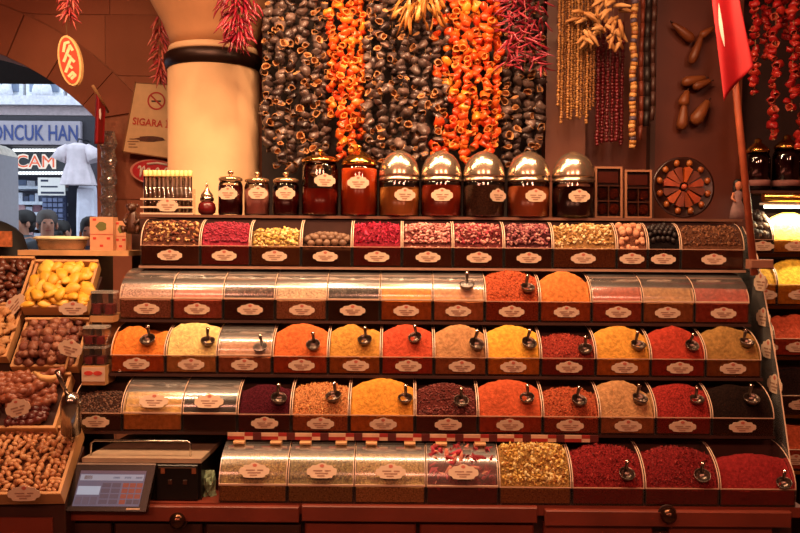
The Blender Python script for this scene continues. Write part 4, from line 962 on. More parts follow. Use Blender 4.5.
# walnut sweet strings (knobbly rods)
SK = mat('sucuk_skin', '#8a4c34', .4, var=.3, scale=40, rnd=['#8e5038', '#723a28', '#a06448']); SKD = mat('sucuk_dark', '#5a241e', .35, var=.3, scale=40, rnd=['#5c2620', '#44181a', '#7c4038'])
def sucuk(m_, k, L_=.15):
    n_ = 22; pts = [(L_*(i/(n_-1)-.5), .006*math.sin(i*.3+k), .002*math.sin(i*.5)) for i in range(n_)]
    return MB().tube(pts, [.004 if i in (0, n_-1) else .0125+.0032*math.sin(i*1.57+k) for i in range(n_)], 8).mesh('walnut_sweet', m_)
ska = [sucuk(SK, k) for k in range(3)]; skb = [sucuk(SKD, k+5, .12) for k in range(3)]
t_, M, W, L_, th, hb = T['sucuk']
fill_base('sucuk', .014, mat('sucuk_bed', '#3a1a12', .8), 'dark bed under the walnut sweet rods', 'sweet_bed')
for k in range(26):
    row_ = k % 13; y = th+.016+(L_-.03)*row_/12.5; lay_ = k//13
    x = -W/2+.10+(.155 if lay_ == 0 else 0)+rr(-.012, .012); front = row_ < 5 and lay_ == 0
    me = random.choice(skb if front else ska); x = min(x, W/2-.085)
    q = M @ Vector((x, y, .034+.004*(k % 2)+.006*(row_ > 5)))
    o = link('walnut_sweet', me, None, q, (M.to_3x3() @ Euler((rr(-.2, .2), 0, rr(.15, .5))).to_matrix()).to_euler())
    tag(o, 'dark glossy knobbly walnut sweet rod near the oval card' if front else 'brown knobbly walnut sweet rod stacked in the wide tray', 'sweet', 'dark walnut sweets' if front else 'brown walnut sweets')
for k in range(14):
    q = M @ Vector((-W/2+.08+rr(0, .19), th+L_*rr(.45, .95), .056+rr(0, .008)))
    o = link('walnut_sweet', random.choice(ska), None, q, (M.to_3x3() @ Euler((rr(-.2, .2), 0, rr(.0, .5))).to_matrix()).to_euler()); tag(o, 'brown knobbly walnut sweet rod stacked in the wide tray', 'sweet', 'brown walnut sweets')
# hazelnuts
HZ = mat('hazelnut', '#b0744a', .45, var=.3, scale=60, rnd=['#b0744a', '#cc9c6c', '#8c5030', '#c08858'])
def hz(k): return MB().lathe([(0, -.0105), (.0036, -.010), (.0068, -.0055), (.0078, 0), (.0066, .006), (.0032, .0115), (0, .0135)], n=9, sy=.85+.06*k).mesh('hazelnut', HZ)
hzs = [hz(k) for k in range(3)]
fill_base('nut', .036, mat('nut_bed', '#5e3218', .8, var=.5, scale=70, bump=1, bscale=90), 'bed of hazelnuts under the topmost nuts', 'nut_bed')
lay('nut', hzs, 17, 17, .044, 'hazelnut', 'brown hazelnut kernel heaped in the large light wooden bin', 'hazelnuts in the bin', 'nuts', .32, (.85, 1.15), 1, False, .018)
# cards on trays
def tray_card(px, py, d, label, rot=(0, 0, 0), q=None, stick=0):
    p = P(px, py, d); q = q or PLQ_B
    r = thing('price_card', label, 'card', p-Vector((0, 0, .02+stick)), None)
    r.rotation_euler = rot; c = plaque(r, (0, 0, .02+stick), (0, 0, 0), q)
    if stick: part('stick', MB().bb(-.003, .003, .0005, .004, -.0, .02+stick), LWOOD, r, None, False)
PLQ_C = plaque_parts(.075, .05)
tray_card(73, 309, 2.582, 'oval card label on the front of the yellow mango tray', (0, 0, .1))
tray_card(19, 303, 2.59, 'tilted oval card label at the corner of the mango tray', (0, -.9, .1), PLQ_B)
tray_card(65, 348, 2.47, 'oval card label on a stick among the figs', (0, .25, 0), PLQ_C, .045)
tray_card(20, 408, 2.355, 'oval card label standing among the walnut sweets', (0, -.3, 0), PLQ_C)
tray_card(24, 494, 2.198, 'oval card label on the front of the hazelnut bin', (0, 0, .06))
# horn-shaped spoon and metal scoop
hs = [P(34, 372, 2.40), P(42, 378, 2.39), P(52, 379, 2.38), P(60, 375, 2.38)]
solo('curved_sweet', MB().tube(hs, [.004, .010, .011, .005], 10), mat('curved_sweet', '#d8a870', .5), 'pale curved piece of sweet lying above the dark walnut sweets', 'sweet', base=hs[1])
sp = thing('flour_scoop', 'large steel scoop with long handle standing in the hazelnuts', 'scoop', P(71, 430, 2.33))
b0, b1 = P(71, 398, 2.30), P(71, 432, 2.335)
part('handle', MB().tube([P(57, 371, 2.26), P(63, 385, 2.28), P(68, 396, 2.30)], [.0075, .0062, .006], 10), STEEL, sp)
m = MB(); ax = (b1-b0); n = 16
Mq = ax.to_track_quat('Z', 'Y').to_matrix()
m.lathe([(0, -.016), (.016, -.012), (.026, .0), (.029, .02), (.028, ax.length), (.0265, ax.length), (.027, .02), (.02, -.002), (0, -.008)], b0, 20, 0, Mq)
part('bowl', m, STEEL, sp)
# ------------------------------------------------------------------ saffron boxes between fruit stand and bins
SAF = mat('saffron', '#96181a', .5, var=.4, scale=150)
rkA = thing('saffron_rack', 'small stepped acrylic rack with red printed card holding saffron boxes', 'rack', P(98, 366, 2.47))
s0 = P(82, 366, 2.47).x; s1 = P(105, 366, 2.47).x; sz0 = P(96, 366, 2.47).z
part('lower_step', MB().bb(s0, s1, 2.47, 2.62, sz0-.06, sz0), TRAY, rkA)
u0, u1 = P(90, 315, 2.53).x, P(117, 315, 2.53).x; uz = P(104, 316, 2.53).z
part('upper_step', MB().bb(u0, u1-.012, 2.53, 2.66, uz-.02, uz), TRAY, rkA)
part('upright', MB().bb(u0, u1-.012, 2.63, 2.66, sz0, uz-.02), TRAY, rkA)
part('front_card', MB().bb(s0, s1, 2.4665, 2.4695, sz0-.048, sz0-.004), CARD, rkA)
for f_ in (.3, .7):
    xx = s0+(s1-s0)*f_; part('red_oval', MB().prism([(xx+.014*math.cos(a), sz0-.022+.007*math.sin(a)) for a in [k*PI/8 for k in range(16)]], lambda a, b, t: Vector((a, t, b)), 2.4655, 2.4664), REDINK, rkA)
def saf_box(x, y, z_, w_, h, label):
    r = thing('saffron_box', label, 'box', (x, y, z_), 'clear saffron boxes')
    part('case', MB().bb(-w_/2, w_/2, 0, .05, 0, h), glassy('case', (.95, .92, .9, 1), .04, .06, .02), r, None, False)
    part('saffron', MB().bb(-w_/2+.005, w_/2-.005, .004, .046, .004, h*.5), SAF, r, None, False)
    part('lid', MB().bb(-w_/2-.001, w_/2+.001, -.001, .051, h+.0005, h+.008), glassy('case_lid', (.9, .85, .8, 1), .08, .1, .22), r, None, False)
for k in range(2):
    w_ = (s1-s0)/2-.002
    for lv in range(2):
        saf_box(s0+(s1-s0)*(k+.5)/2, 2.475, sz0+.0005+lv*.062, w_-.002, .052, 'clear box of dark red saffron on the lower step of the rack')
    w2 = (u1-.012-u0)/2-.002
    saf_box(u0+(u1-.012-u0)*(k+.5)/2, 2.535, uz+.0005, w2-.002, .07, 'clear box of dark red saffron on the upper step of the rack')
# ------------------------------------------------------------------ lidded container and cards on the top board
p0, p1 = P(26, 250, 2.80), P(80, 250, 2.80); cx_ = (p0.x+p1.x)/2; W = (p1.x-p0.x)
pcn = thing('plastic_container', 'round lidded plastic container of pale sweets on the wooden board', 'container', (cx_, 2.875, TBZ))
part('tub', MB().lathe([(W*.40, 0), (W*.42, .003), (W*.47, .036), (W*.49, .037)], n=32, sy=.8), glassy('tub', (.9, .85, .7, 1), .06, .1, .15), pcn, None, False)
part('sweets', MB().lathe([(W*.38, .002), (W*.43, .018), (W*.455, .033), (0, .036)], n=28, sy=.8), mat('sweets', '#d8a878', .6, var=.5, scale=22), pcn, None, False)
part('lid', MB().lathe([(W*.5, .0375), (W*.515, .039), (W*.51, .045), (W*.47, .049), (0, .050)], n=32, sy=.8), mat('tub_lid', '#e6dcb4', .35, var=.35, scale=14), pcn, None, False)
def gift(pa, pb, yt, yb_, d, label, nb):
    a, b = P(pa, yb_, d), P(pb, yt, d)
    r = thing('tea_packet', label, 'packet', ((a.x+b.x)/2, d, TBZ)); W = b.x-a.x; H = b.z-TBZ
    part('carton', MB().bb(-W/2, W/2, 0, .05, 0, H), mat('carton', '#d09a74', .6, var=.1), r, None, False)
    part('green_motif', MB().prism([(W*.2*math.cos(k*PI/5)*(1+.3*(k % 2)), H*.72+H*.14*math.sin(k*PI/5)) for k in range(10)], lambda a_, b_, t: Vector((a_, t, b_)), -.0008, -.0001), mat('leaf_green', '#6a6a34', .7), r, None, False)
    for k, (x, z_) in enumerate(((-.3, .36), (.3, .36), (-.3, .92), (0, .14))):
        part('red_mark', MB().bb(x*W-.006, x*W+.006, -.0008, -.0001, z_*H-.004, z_*H+.004), REDINK, r, None, False)
    part('seam', MB().bb(-W/2, W/2, -.0006, -.0001, H*.47, H*.485), REDINK, r, None, False)
gift(90, 113, 217, 250, 2.83, 'pale tea carton with green leaf motif and red marks on the board', 2)
gift(115, 126, 221, 248, 2.86, 'narrow pale carton behind the monkey statuette', 1)
# ------------------------------------------------------------------ scale with touch screen
sd = 2.30; kx = lambda px, py, d: P(px, py, d).x
sx0, sx1 = kx(92, 470, 2.42), kx(204, 470, 2.36)
scl = thing('touch_screen_scale', 'black shop scale with tilted touch screen and steel weighing plate', 'scale', ((sx0+sx1)/2, 2.36, CT))
top = ZC(458, 2.36)
part('housing', MB().bb(sx0+.03, sx1-.004, 2.345, 2.60, CT, top-.014), BLACKP, scl)
part('weighing_plate', MB().prism([(sx0+.004, 2.335), (sx1-.002, 2.335), (sx1+.012, 2.62), (sx0+.045, 2.62)], lambda a, b, t: Vector((a, b, t)), top-.0135, top), mat('plate_steel', '#c8ac90', .45, .35, .1), scl)
gz = top+.045
part('guard_rail', MB().tube([(sx0+.02, 2.36, top), (sx0+.02, 2.362, gz-.008), (sx0+.03, 2.362, gz), (sx1-.05, 2.362, gz), (sx1-.04, 2.362, gz-.008), (sx1-.04, 2.36, top)], .003, 8), STEEL, scl)
# printer block
q0, q1 = kx(156, 480, 2.335), kx(198, 480, 2.335); zt_ = ZC(463, 2.335); zb_ = ZC(507, 2.335)
pb = part('printer', MB().cbox(((q0+q1)/2, 2.338, (zt_+CT)/2-.004), (q1-q0, .012, zt_-CT-.012), .003), BLACKP, scl)
part('chrome_bar', MB().bb(q0+.01, q1-.004, 2.3255, 2.3315, zt_-.0185, zt_-.0155), CHROME, pb)
for px in (163, 194): part('clip', MB().cbox((kx(px, 470, 2.33), 2.3285, zt_-.026), (.012, .006, .018), .001), mat('copper_clip', '#b06a48', .4, .5), pb)
for px in (170, 185): part('key', MB().cbox((kx(px, 485, 2.33), 2.3305, ZC(484, 2.33)), (.012, .003, .014), .001), mat('amber_key', '#4a2a1c', .4), pb)
# screen: tilted slab
tl, tr, bl, br_ = P(77, 463, 2.325), P(155, 464, 2.325), P(66, 511, 2.265), P(147, 511, 2.265)
ux = (tr-tl).normalized(); up_ = ((tl+tr)/2-(bl+br_)/2); hh = up_.length; up_.normalize(); nn = ux.cross(up_).normalized()
cen = (tl+tr+bl+br_)/4; wd = ((tr-tl).length+(br_-bl).length)/2; shear = ((tl+tr)/2-(bl+br_)/2).dot(Vector((1, 0, 0)))
ux = Vector((1, 0, 0)); upv = Vector((0, (2.325-2.265), tl.z-bl.z)); hh = upv.length; upv.normalize(); nn = ux.cross(upv).normalized()
rollq = Matrix.Rotation(-.0, 3, nn)
def SP(a, b, c): return cen+ux*a*wd/2+upv*b*hh/2+ux*(b*.055)*wd/2+nn*c*-1
def slab(a0_, a1_, b0_, b1_, c0, c1): return MB().prism([(a0_, b0_), (a1_, b0_), (a1_, b1_), (a0_, b1_)], lambda a, b, t: SP(a, b, t), c0, c1)
sgn = 1 if nn.y > 0 else -1
def slabf(a0_, a1_, b0_, b1_, c0, c1): return MB().prism([(a0_, b0_), (a1_, b0_), (a1_, b1_), (a0_, b1_)], lambda a, b, t: cen+ux*a*wd/2+upv*b*hh/2+ux*(b*.055)*wd/2-nn*sgn*t, c0, c1)
scn = part('screen_case', slabf(-1, 1, -1, 1, -.022, 0), BLACKP, scl)
part('screen_rim', slabf(-1, 1, .93, 1.0, .0002, .002), mat('rim_grey', '#8a7a6c', .4), scn)
def emi(name, c, s_):
    if name in MATS: return MATS[name]
    m_ = mat(name, c, .35, emit=s_, var=.03); b_ = m_.node_tree.nodes['Principled BSDF']
    for l_ in list(b_.inputs['Base Color'].links): m_.node_tree.links.remove(l_)
    b_.inputs['Base Color'].default_value = (.02, .02, .02, 1); return m_
a0_, a1_, b0_, b1_ = -.86, .80, -.80, .68
part('display', slabf(a0_, a1_, b0_, b1_, .0002, .0012), emi('ui_back', '#8c88a8', .30), scl, 'lit touch display')
disp = [o for o in scl.children if o.name.startswith('display')][0]
def ui(a, b, c, d_, colr, nm, s=.32):
    f = lambda t: a0_+(a1_-a0_)*t; g = lambda t: b1_-(b1_-b0_)*t
    part('screen_tile', slabf(f(a), f(b), g(d_), g(c), .0013, .0018), emi(nm, colr, s), disp)
ui(.0, 1, 0, .09, '#8a6a80', 'ui_head'); ui(.02, .98, .11, .28, '#c8c4d4', 'ui_bar', .42); ui(.08, .2, .14, .25, '#a88078', 'ui_logo')
for k in range(3): ui(.52+.17*k, .62+.17*k, .17, .23, '#9a92a8', 'ui_txt')
ui(.02, .36, .44, .68, '#cdd4e8', 'ui_white', .5)
for r_ in range(4):
    for c in range(2): ui(.38+.15*c, .51+.15*c, .35+.155*r_, .475+.155*r_, '#726a86', 'ui_grey', .26)
    for c in range(3): ui(.69+.105*c, .78+.105*c, .35+.155*r_, .475+.155*r_, '#c8503c' if not (r_ == 3 and c > 0) else '#5a5266', 'ui_red' if not (r_ == 3 and c > 0) else 'ui_dk', .34)
for c in range(3): ui(.02+.115*c, .12+.115*c, .74, .96, '#857c98', 'ui_lav', .26)
part('name_strip', slabf(.50, .84, -.93, -.87, .0003, .0012), CARD, scn)
part('screen_stand', MB().bb(kx(100, 500, 2.32), kx(125, 500, 2.32), 2.325, 2.36, CT, CT+.06), BLACKP, scl)
# green bag beside scale
crumple_bag('green_bag', 199, 217, 470, 503, 2.39, mat('green_bag', '#8aa07c', .55, var=.35, scale=25), 'crumpled pale green bag between the scale and the herb bins', .03, .03, 10)
# ------------------------------------------------------------------ posters and signs on the arch wall
pd = 3.90
A, B, C_, D_ = P(135, 82, pd), P(172, 85, pd), P(166, 158, pd), P(122, 152, pd)
B2 = A+(P(200, 86, pd)-A); C2 = D_+(P(190, 162, pd)-D_)
po = thing('no_smoking_poster', 'tilted cream poster with red no smoking ring and red lettering behind the column', 'poster', D_)
quad = [A, B2, C2, D_]
def PQ(u, v, e=0): # u right, v up
    p = (D_*(1-u)+C2*u)*(1-v)+(A*(1-u)+B2*u)*v; return Vector((p.x, pd-e, p.z))
m = MB(); m.add([PQ(0, 0, .0), PQ(1, 0, 0), PQ(1, 1, 0), PQ(0, 1, 0), PQ(0, 0, -.012), PQ(1, 0, -.012), PQ(1, 1, -.012), PQ(0, 1, -.012)], [(0, 1, 2, 3), (7, 6, 5, 4), (0, 4, 5, 1), (1, 5, 6, 2), (2, 6, 7, 3), (3, 7, 4, 0)])
part('board', m, mat('poster_cream', '#e2b884', .55, var=.06), po)
for (u0, v0, u1_, v1_) in ((0, 0, .02, 1), (0, 0, 1, .015), (0, .985, 1, 1)):
    m = MB(); m.add([PQ(u0, v0, .004), PQ(u1_, v0, .004), PQ(u1_, v1_, .004), PQ(u0, v1_, .004), PQ(u0, v0, .0002), PQ(u1_, v0, .0002), PQ(u1_, v1_, .0002), PQ(u0, v1_, .0002)], [(0, 1, 2, 3), (0, 4, 5, 1), (1, 5, 6, 2), (2, 6, 7, 3), (3, 7, 4, 0)]); part('frame_strip', m, mat('poster_frame', '#8a5426', .5), po)
rc = P(156.5, 101, pd); rr_ = 9.0*pd/F
m = MB()
for k in range(28):
    a, b = 2*PI*k/28, 2*PI*(k+1)/28
    m.add([(rc.x+r_*math.cos(t), pd-.0025, rc.z+r_*math.sin(t)) for t in (a, b) for r_ in (rr_*.82, rr_)], [(0, 1, 3, 2)])
dq = Vector((.7071, 0, -.7071)); pq = Vector((.7071, 0, .7071)); c_ = Vector((rc.x, pd-.0026, rc.z))
m.add([c_-dq*rr_*.85-pq*rr_*.09, c_+dq*rr_*.85-pq*rr_*.09, c_+dq*rr_*.85+pq*rr_*.09, c_-dq*rr_*.85+pq*rr_*.09], [(0, 1, 2, 3)])
part('ban_ring', m, mat('ban_red', '#c03428', .6), po)
part('cigarette', MB().bb(rc.x-rr_*.55, rc.x+rr_*.5, pd-.0022, pd-.0016, rc.z-rr_*.12, rc.z+rr_*.06), mat('cig', '#5a4438', .8), po)
tx = text_mb('SIGARA İ', 36*pd/F, 9.5*pd/F); lp = P(151, 121.5, pd-.003)
part('lettering', place(tx, Matrix.Translation(lp) @ Matrix.Rotation(.10, 4, 'Y')), mat('letter_red', '#c8402c', .6), po)
for k, (px, py, w_) in enumerate(((134, 139, 9), (133, 141.5, 11), (132, 144, 7), (133, 147, 9))):
    a = P(px, py, pd-.002); part('text_line', MB().bb(a.x-w_*pd/F/2, a.x+w_*pd/F/2, pd-.0022, pd-.0012, a.z-.002, a.z+.002), mat('txt_brown', '#8a6040', .7), po)
a = P(150, 139, pd); part('printed_picture', MB().prism([(a.x+.068*math.cos(k*PI/7)*(1+.25*math.sin(k*3)), a.z+.014*math.sin(k*PI/7)) for k in range(14)], lambda a_, b_, t: Vector((a_, t, b_)), pd-.0025, pd-.0012), mat('pic_brown', '#5a2c16', .6, var=.5, scale=40), po)
# oval red sign under the poster
ov = P(155, 172, 3.93); OW, OH = 25*3.93/F, 12.5*3.93/F
os_ = thing('oval_wall_sign', 'red oval sign with white script under the poster, partly behind the column', 'sign', ov)
el = lambda s: [(OW*s*math.cos(k*PI/18), OH*s*math.sin(k*PI/18)) for k in range(36)]
fo = lambda a, b, t: Vector((a, t, b+a*-.06))
part('plate', MB().prism(el(1), fo, 0, .01), mat('sign_pink', '#dc8a78', .5), os_, None, False)
part('red_field', MB().prism(el(.90), fo, -.002, -.0001), mat('sign_red', '#c4202a', .4), os_, None, False)
m = MB(); pts_ = []
for k in range(70):
    t = k/69; am = (.46 if t < .16 else .20+.12*math.sin(t*23)); pts_.append(Vector((OW*(-.66+1.25*t+.05*math.sin(t*44)), -.004, OH*(.02+am*math.sin(t*44+.6)))))
m.tube(pts_, .0042, 6); m.tube([Vector((-OW*.3, -.004, OH*.62)), Vector((OW*.1, -.004, OH*.72)), Vector((OW*.5, -.004, OH*.58))], .006, 6)
part('script', m, mat('sign_white', '#f0ddd0', .5), os_, None, False)
# hanging oval sign
od = 2.99; oc = P(69.5, 60.5, od); ow, oh = 11.2*od/F, 25*od/F
hg = thing('hanging_oval_sign', 'hanging tilted oval red sign with cream rim and cream letters', 'sign', oc, None)
Mo = Matrix.Rotation(-.20, 3, 'Y')
Mo = Matrix.Rotation(-.17, 3, 'Y')
fe = lambda a, b, t: Mo @ Vector((a, t, b))
el2 = lambda s: [(ow*s*math.cos(k*PI/20), oh*(1-(1-s)*.45)*math.sin(k*PI/20)) for k in range(40)]
part('disc', MB().prism(el2(1), fe, 0, .022), mat('sign_cream', '#e8b878', .5), hg, None, False)
part('red_field', MB().prism(el2(.80), fe, -.003, -.0001), mat('sign_coral', '#d8452c', .45), hg, None, False)
cream = mat('sign_letter', '#f4d6a4', .5)
def stroke(pts, w_):
    m_ = MB(); 
    for si, (a, b) in enumerate(zip(pts[:-1], pts[1:])):
        a, b = Vector((a[0]*ow, 0, a[1]*oh)), Vector((b[0]*ow, 0, b[1]*oh)); dn = (b-a).normalized(); sd_ = Vector((-dn.z, 0, dn.x))*w_*ow
        m_.add([Mo @ (q+Vector((0, -.0045-.0004*si-(.0016 if w_ < .12 else 0), 0))) for q in (a-sd_-dn*w_*ow*.6, b-sd_+dn*w_*ow*.6, b+sd_+dn*w_*ow*.6, a+sd_-dn*w_*ow*.6)], [(0, 1, 2, 3)])
    return m_
# J F F read up the sign
part('letter', stroke([(-.05, -.72), (.30, -.62), (.12, -.50), (-.25, -.62)], .13), cream, hg, None, False)
part('letter', stroke([(-.45, -.42), (.20, .06), (.42, -.08)], .13), cream, hg, None, False); part('letter_bar', stroke([(-.12, -.17), (.15, -.32)], .11), cream, hg, None, False)
part('letter', stroke([(-.45, .0), (.30, .55), (.45, .38)], .13), cream, hg, None, False); part('letter_bar', stroke([(-.10, .26), (.18, .12)], .11), cream, hg, None, False)
part('letter', stroke([(-.35, .38), (-.10, .68), (.25, .70)], .12), cream, hg, None, False)
part('wire', MB().tube([Mo @ Vector((0, .011, oh)), Vector((0.003, .011, RZ-oc.z+.5))], .0015, 5), CORD, hg, None, False)
# small flag on the wall corner
sfd = 3.7
sf = thing('small_wall_flag', 'small red flag hanging from a slanted stick on the arch pier', 'flag', P(96, 140, sfd))
part('stick', MB().tube([P(93, 86, sfd), P(108, 112, sfd+.2)], .007, 8), LWOOD, sf)
m = MB(); n = 12; vs_ = []
for j in range(n+1):
    for i in range(n+1):
        u, v = i/n, j/n
        lx, ly = 96+(-2.0)*v, 94+50*v; rx_, ry = 105.5-1.5*v, 108+36*v
        vs_.append(P(lx+(rx_-lx)*u, ly+(ry-ly)*u, sfd+.03*u-.02*math.sin(u*5)))
m.add(vs_, [(j*(n+1)+i, (j+1)*(n+1)+i, (j+1)*(n+1)+i+1, j*(n+1)+i+1) for j in range(n) for i in range(n)], 0, True)
o = part('cloth', m, MATS['flag_red'], sf); md = o.modifiers.new('thickness', 'SOLIDIFY'); md.thickness = .002
part('crescent', MB().add([P(99.0, 110, sfd-.02), P(100.6, 108, sfd-.02), P(101.2, 114, sfd-.02), P(100.6, 120, sfd-.02), P(99.2, 118, sfd-.02)], [(0, 4, 3, 2, 1)]), MATS['flag_white'], sf)
# strip of clear bags on the pier
CEL = glassy('bag_film', (.80, .62, .50, 1), .22, .12, .12)
for k in range(5):
    o = crumple_bag('clear_bag', 99, 118, 131+k*18, 150+k*18, 3.86, CEL, 'clear crumpled bag hanging in a chain on the arch pier', .03, .07, 9); o['group'] = 'clear bags on the pier'
# ------------------------------------------------------------------ street beyond the arch
SY = 10.0
struct('street_ground', MB().bb(-16, 8, WY+.5, 18, -.12, -.02), mat('asphalt', '#8a8a90', .8, var=.15, scale=3))
def SX(px, py=180): return P(px, py, SY).x
def SZ(py): return P(50, py, SY).z
def SD(px, d, py=150): return P(px, py, d).x
def ZD(py, d): return P(50, py, d).z
bw = mat('facade', '#a39a9c', .8, var=.12, scale=3)
bd = thing('street_shop', 'shop building across the street with lettered board and lit sign', 'building', (SX(40), SY, -.02))
part('upper_wall', MB().bb(-12, 4, SY, SY+.3, SZ(104), 7), bw, bd)
part('cornice', MB().bb(-12, 4, SY-.25, SY-.001, SZ(108), SZ(99)), mat('cornice_white', '#dcdce4', .6), bd)
part('lower_cornice', MB().bb(-12, 4, SY-.15, SY-.001, SZ(117), SZ(108.2)), mat('cornice_pink', '#c0aeb0', .7), bd)
wf = mat('win_frame', '#e8ecf2', .5); wg = mat('win_glass', '#8694ac', .12, var=.2, scale=2)
for k, (a, b) in enumerate(((-30, -2), (1, 26), (29, 66), (70, 96))):
    o = part('window', MB().bb(SX(a), SX(b), SY-.06, SY-.002, SZ(97), SZ(40)), wf, bd)
    part('pane', MB().bb(SX(a)+.05, SX(b)-.05, SY-.075, SY-.061, SZ(97)+.05, SZ(40)-.05), wg, o)
    part('glazing_bar', MB().bb((SX(a)+SX(b))/2-.025, (SX(a)+SX(b))/2+.025, SY-.09, SY-.0755, SZ(97)+.05, SZ(40)-.05), wf, o)
for px in (5, 14, 45, 53): part('flower_pot', MB().lathe([(.05, 0), (.08, .02), (.06, .12), (.02, .2), (0, .22)], (SX(px), SY-.17, SZ(99)), 10), mat('pot_white', '#e6e8ee', .5), bd)
part('dark_band', MB().bb(-12, 4, SY-.5, SY+.3, ZD(146, SY-.5), ZD(116, SY-.5)), mat('band_dark', '#2e2a30', .7), bd)
brd = part('name_board', MB().bb(SD(-14, SY-.56), SD(80.5, SY-.56), SY-.56, SY-.501, ZD(144.5, SY-.56), ZD(121, SY-.56)), mat('board_grey', '#a29aa2', .6, var=.06), bd)
tw = text_mb('BONCUK HAN', SD(78, SY-.565)-SD(-16, SY-.565), 15*SY/F); part('lettering', place(tw, Matrix.Translation((SD(31, SY-.565), SY-.565, ZD(132.8, SY-.565)))), mat('letter_blue', '#2a3c78', .5), brd)
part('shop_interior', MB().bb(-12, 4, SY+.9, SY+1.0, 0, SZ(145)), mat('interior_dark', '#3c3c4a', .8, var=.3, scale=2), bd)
part('shop_pier', MB().bb(SX(97), SX(140), SY-.4, SY+.9, -.02, SZ(145.2)), mat('pier_dark', '#4a4248', .8), bd)
part('shop_pier', MB().bb(-12, SX(-40), SY-.2, SY+.9, -.02, SZ(145.2)), bw, bd)
led = part('led_board', MB().bb(SD(8, SY-.3), SD(70, SY-.3), SY-.30, SY-.22, ZD(175.5, SY-.3), ZD(147.5, SY-.3)), mat('led_black', '#15151c', .4), bd)
m = MB()
for py in (150.2, 173):
    for k in range(18): c = P(14+k*3.2, py, SY-.31); m.bb(c.x-.014, c.x+.014, SY-.315, SY-.3005, c.z-.016, c.z+.016)
o = part('light_dots', m, emi('led_white', '#f0f6ff', 2.5), led); o['kind'] = 'stuff'
cw = SD(55, SY-.31)-SD(16, SY-.31); cc2 = P(35.5, 161.5, SY-.312)
part('lettering', place(text_mb('CAM', cw*1.06, 14.5*SY/F, .002, .05), Matrix.Translation((cc2.x, SY-.312, cc2.z))), emi('led_letters', '#fff0e4', .9), led)
part('lettering_core', place(text_mb('CAM', cw*.98, 11.5*SY/F, .002, 0), Matrix.Translation((cc2.x, SY-.318, cc2.z))), emi('led_orange', '#ff6020', .8), led)
shf = mat('shelf_white', '#c4ccd8', .5)
for py in (188, 203.5, 214, 228, 240, 255): part('shop_shelf', MB().bb(SX(10), SX(58), SY-.1, SY+.3, SZ(py)-.02, SZ(py)+.02), shf, bd)
random.seed(77)
gc = ['#8a5a66', '#5a6a8a', '#b8d0d8', '#74444a', '#c8ccd8', '#3a4460', '#d0a0a0']
for py in (188, 203.5, 214, 228, 240):
    x = 18
    while x < 54:
        w_ = rr(4, 10); h = rr(5, 9); part('shop_goods', MB().bb(SX(x), SX(x+w_-.8), SY+.0, SY+.2, SZ(py)+.021, SZ(py)+.02+h*SY/F), mat('goods%d' % random.randrange(7), random.choice(gc), .6), bd); x += w_
# rack of blue boxes
rck = thing('blue_goods_rack', 'dark blue rack of small boxed goods under a white notice across the street', 'rack', (SX(66), SY-.35, -.02))
part('rack_panel', MB().bb(SX(55), SX(77), SY-.35, SY-.30, -.02, SZ(197)), mat('rack_blue', '#39405e', .6), rck)
for j in range(9):
    for i in range(4): part('boxed_item', MB().bb(SX(56+5.1*i), SX(60.2+5.1*i), SY-.39, SY-.351, SZ(203+5*j), SZ(199.5+5*j)), mat('boxed_item', '#5c6688', .5, rnd=['#5c6688', '#6c7aa0', '#464e70']), rck)
nt = thing('white_notice', 'white notice board with dark printed lines across the street', 'notice', (SX(66), SY-.42, SZ(197)))
part('board', MB().bb(SX(53), SX(79), SY-.42, SY-.40, SZ(197), SZ(180)), WHITEP, nt)
for (a, b, y0, y1) in ((56, 63, 184, 182), (56, 72, 189.5, 188), (56, 78, 195.5, 193.5)): part('printed_line', MB().bb(SX(a), SX(b), SY-.424, SY-.4201, SZ(y0), SZ(y1)), mat('notice_ink', '#30344a', .7), nt)
# white garments
GARM = mat('garment', '#d8ccd0', .85, var=.12, scale=12)
def garment(name, outline, d, m_, label, hanger=True):
    pts = [P(a, b, d) for a, b in outline]; mb = MB()
    n_ = len(pts); c = sum(pts, Vector())/n_
    xs_ = [p.x for p in pts]
    def fold(p, s_, k): return Vector((p.x, d+s_*(.05+.03*math.sin(p.x*26+p.z*2)), p.z))
    ring = [c+(p-c)*.9 for p in pts]
    fr_ = [Vector((p.x, d, p.z)) for p in pts]; ins = [fold(p, -1, 0) for p in ring]; bk_ = [fold(p, 1, 0) for p in ring]
    in2 = [fold(c+(p-c)*.5, -1.5, 0) for p in pts]
    vs_ = fr_+ins+bk_+in2+[c+Vector((0, -.07, 0)), c+Vector((0, .06, 0))]; f = []
    for i in range(n_):
        j = (i+1) % n_; f += [(i, j, n_+j, n_+i), (n_+i, n_+j, 3*n_+j, 3*n_+i), (3*n_+i, 3*n_+j, 4*n_), (j, i, 2*n_+i, 2*n_+j), (2*n_+j, 2*n_+i, 4*n_+1)]
    mb.add(vs_, f, 0, False)
    zmin = min(p.z for p in pts); r = thing(name, label, 'clothing', (c.x, d, zmin)); part('cloth', mb, m_, r)
    if hanger: part('hanger', MB().tube([Vector((c.x, d, max(p.z for p in pts)-.03)), Vector((c.x, d+.02, max(p.z for p in pts)+.06)), Vector((c.x, d+.3, max(p.z for p in pts)+.08))], .01, 6), mat('hanger', '#202028', .4), r)
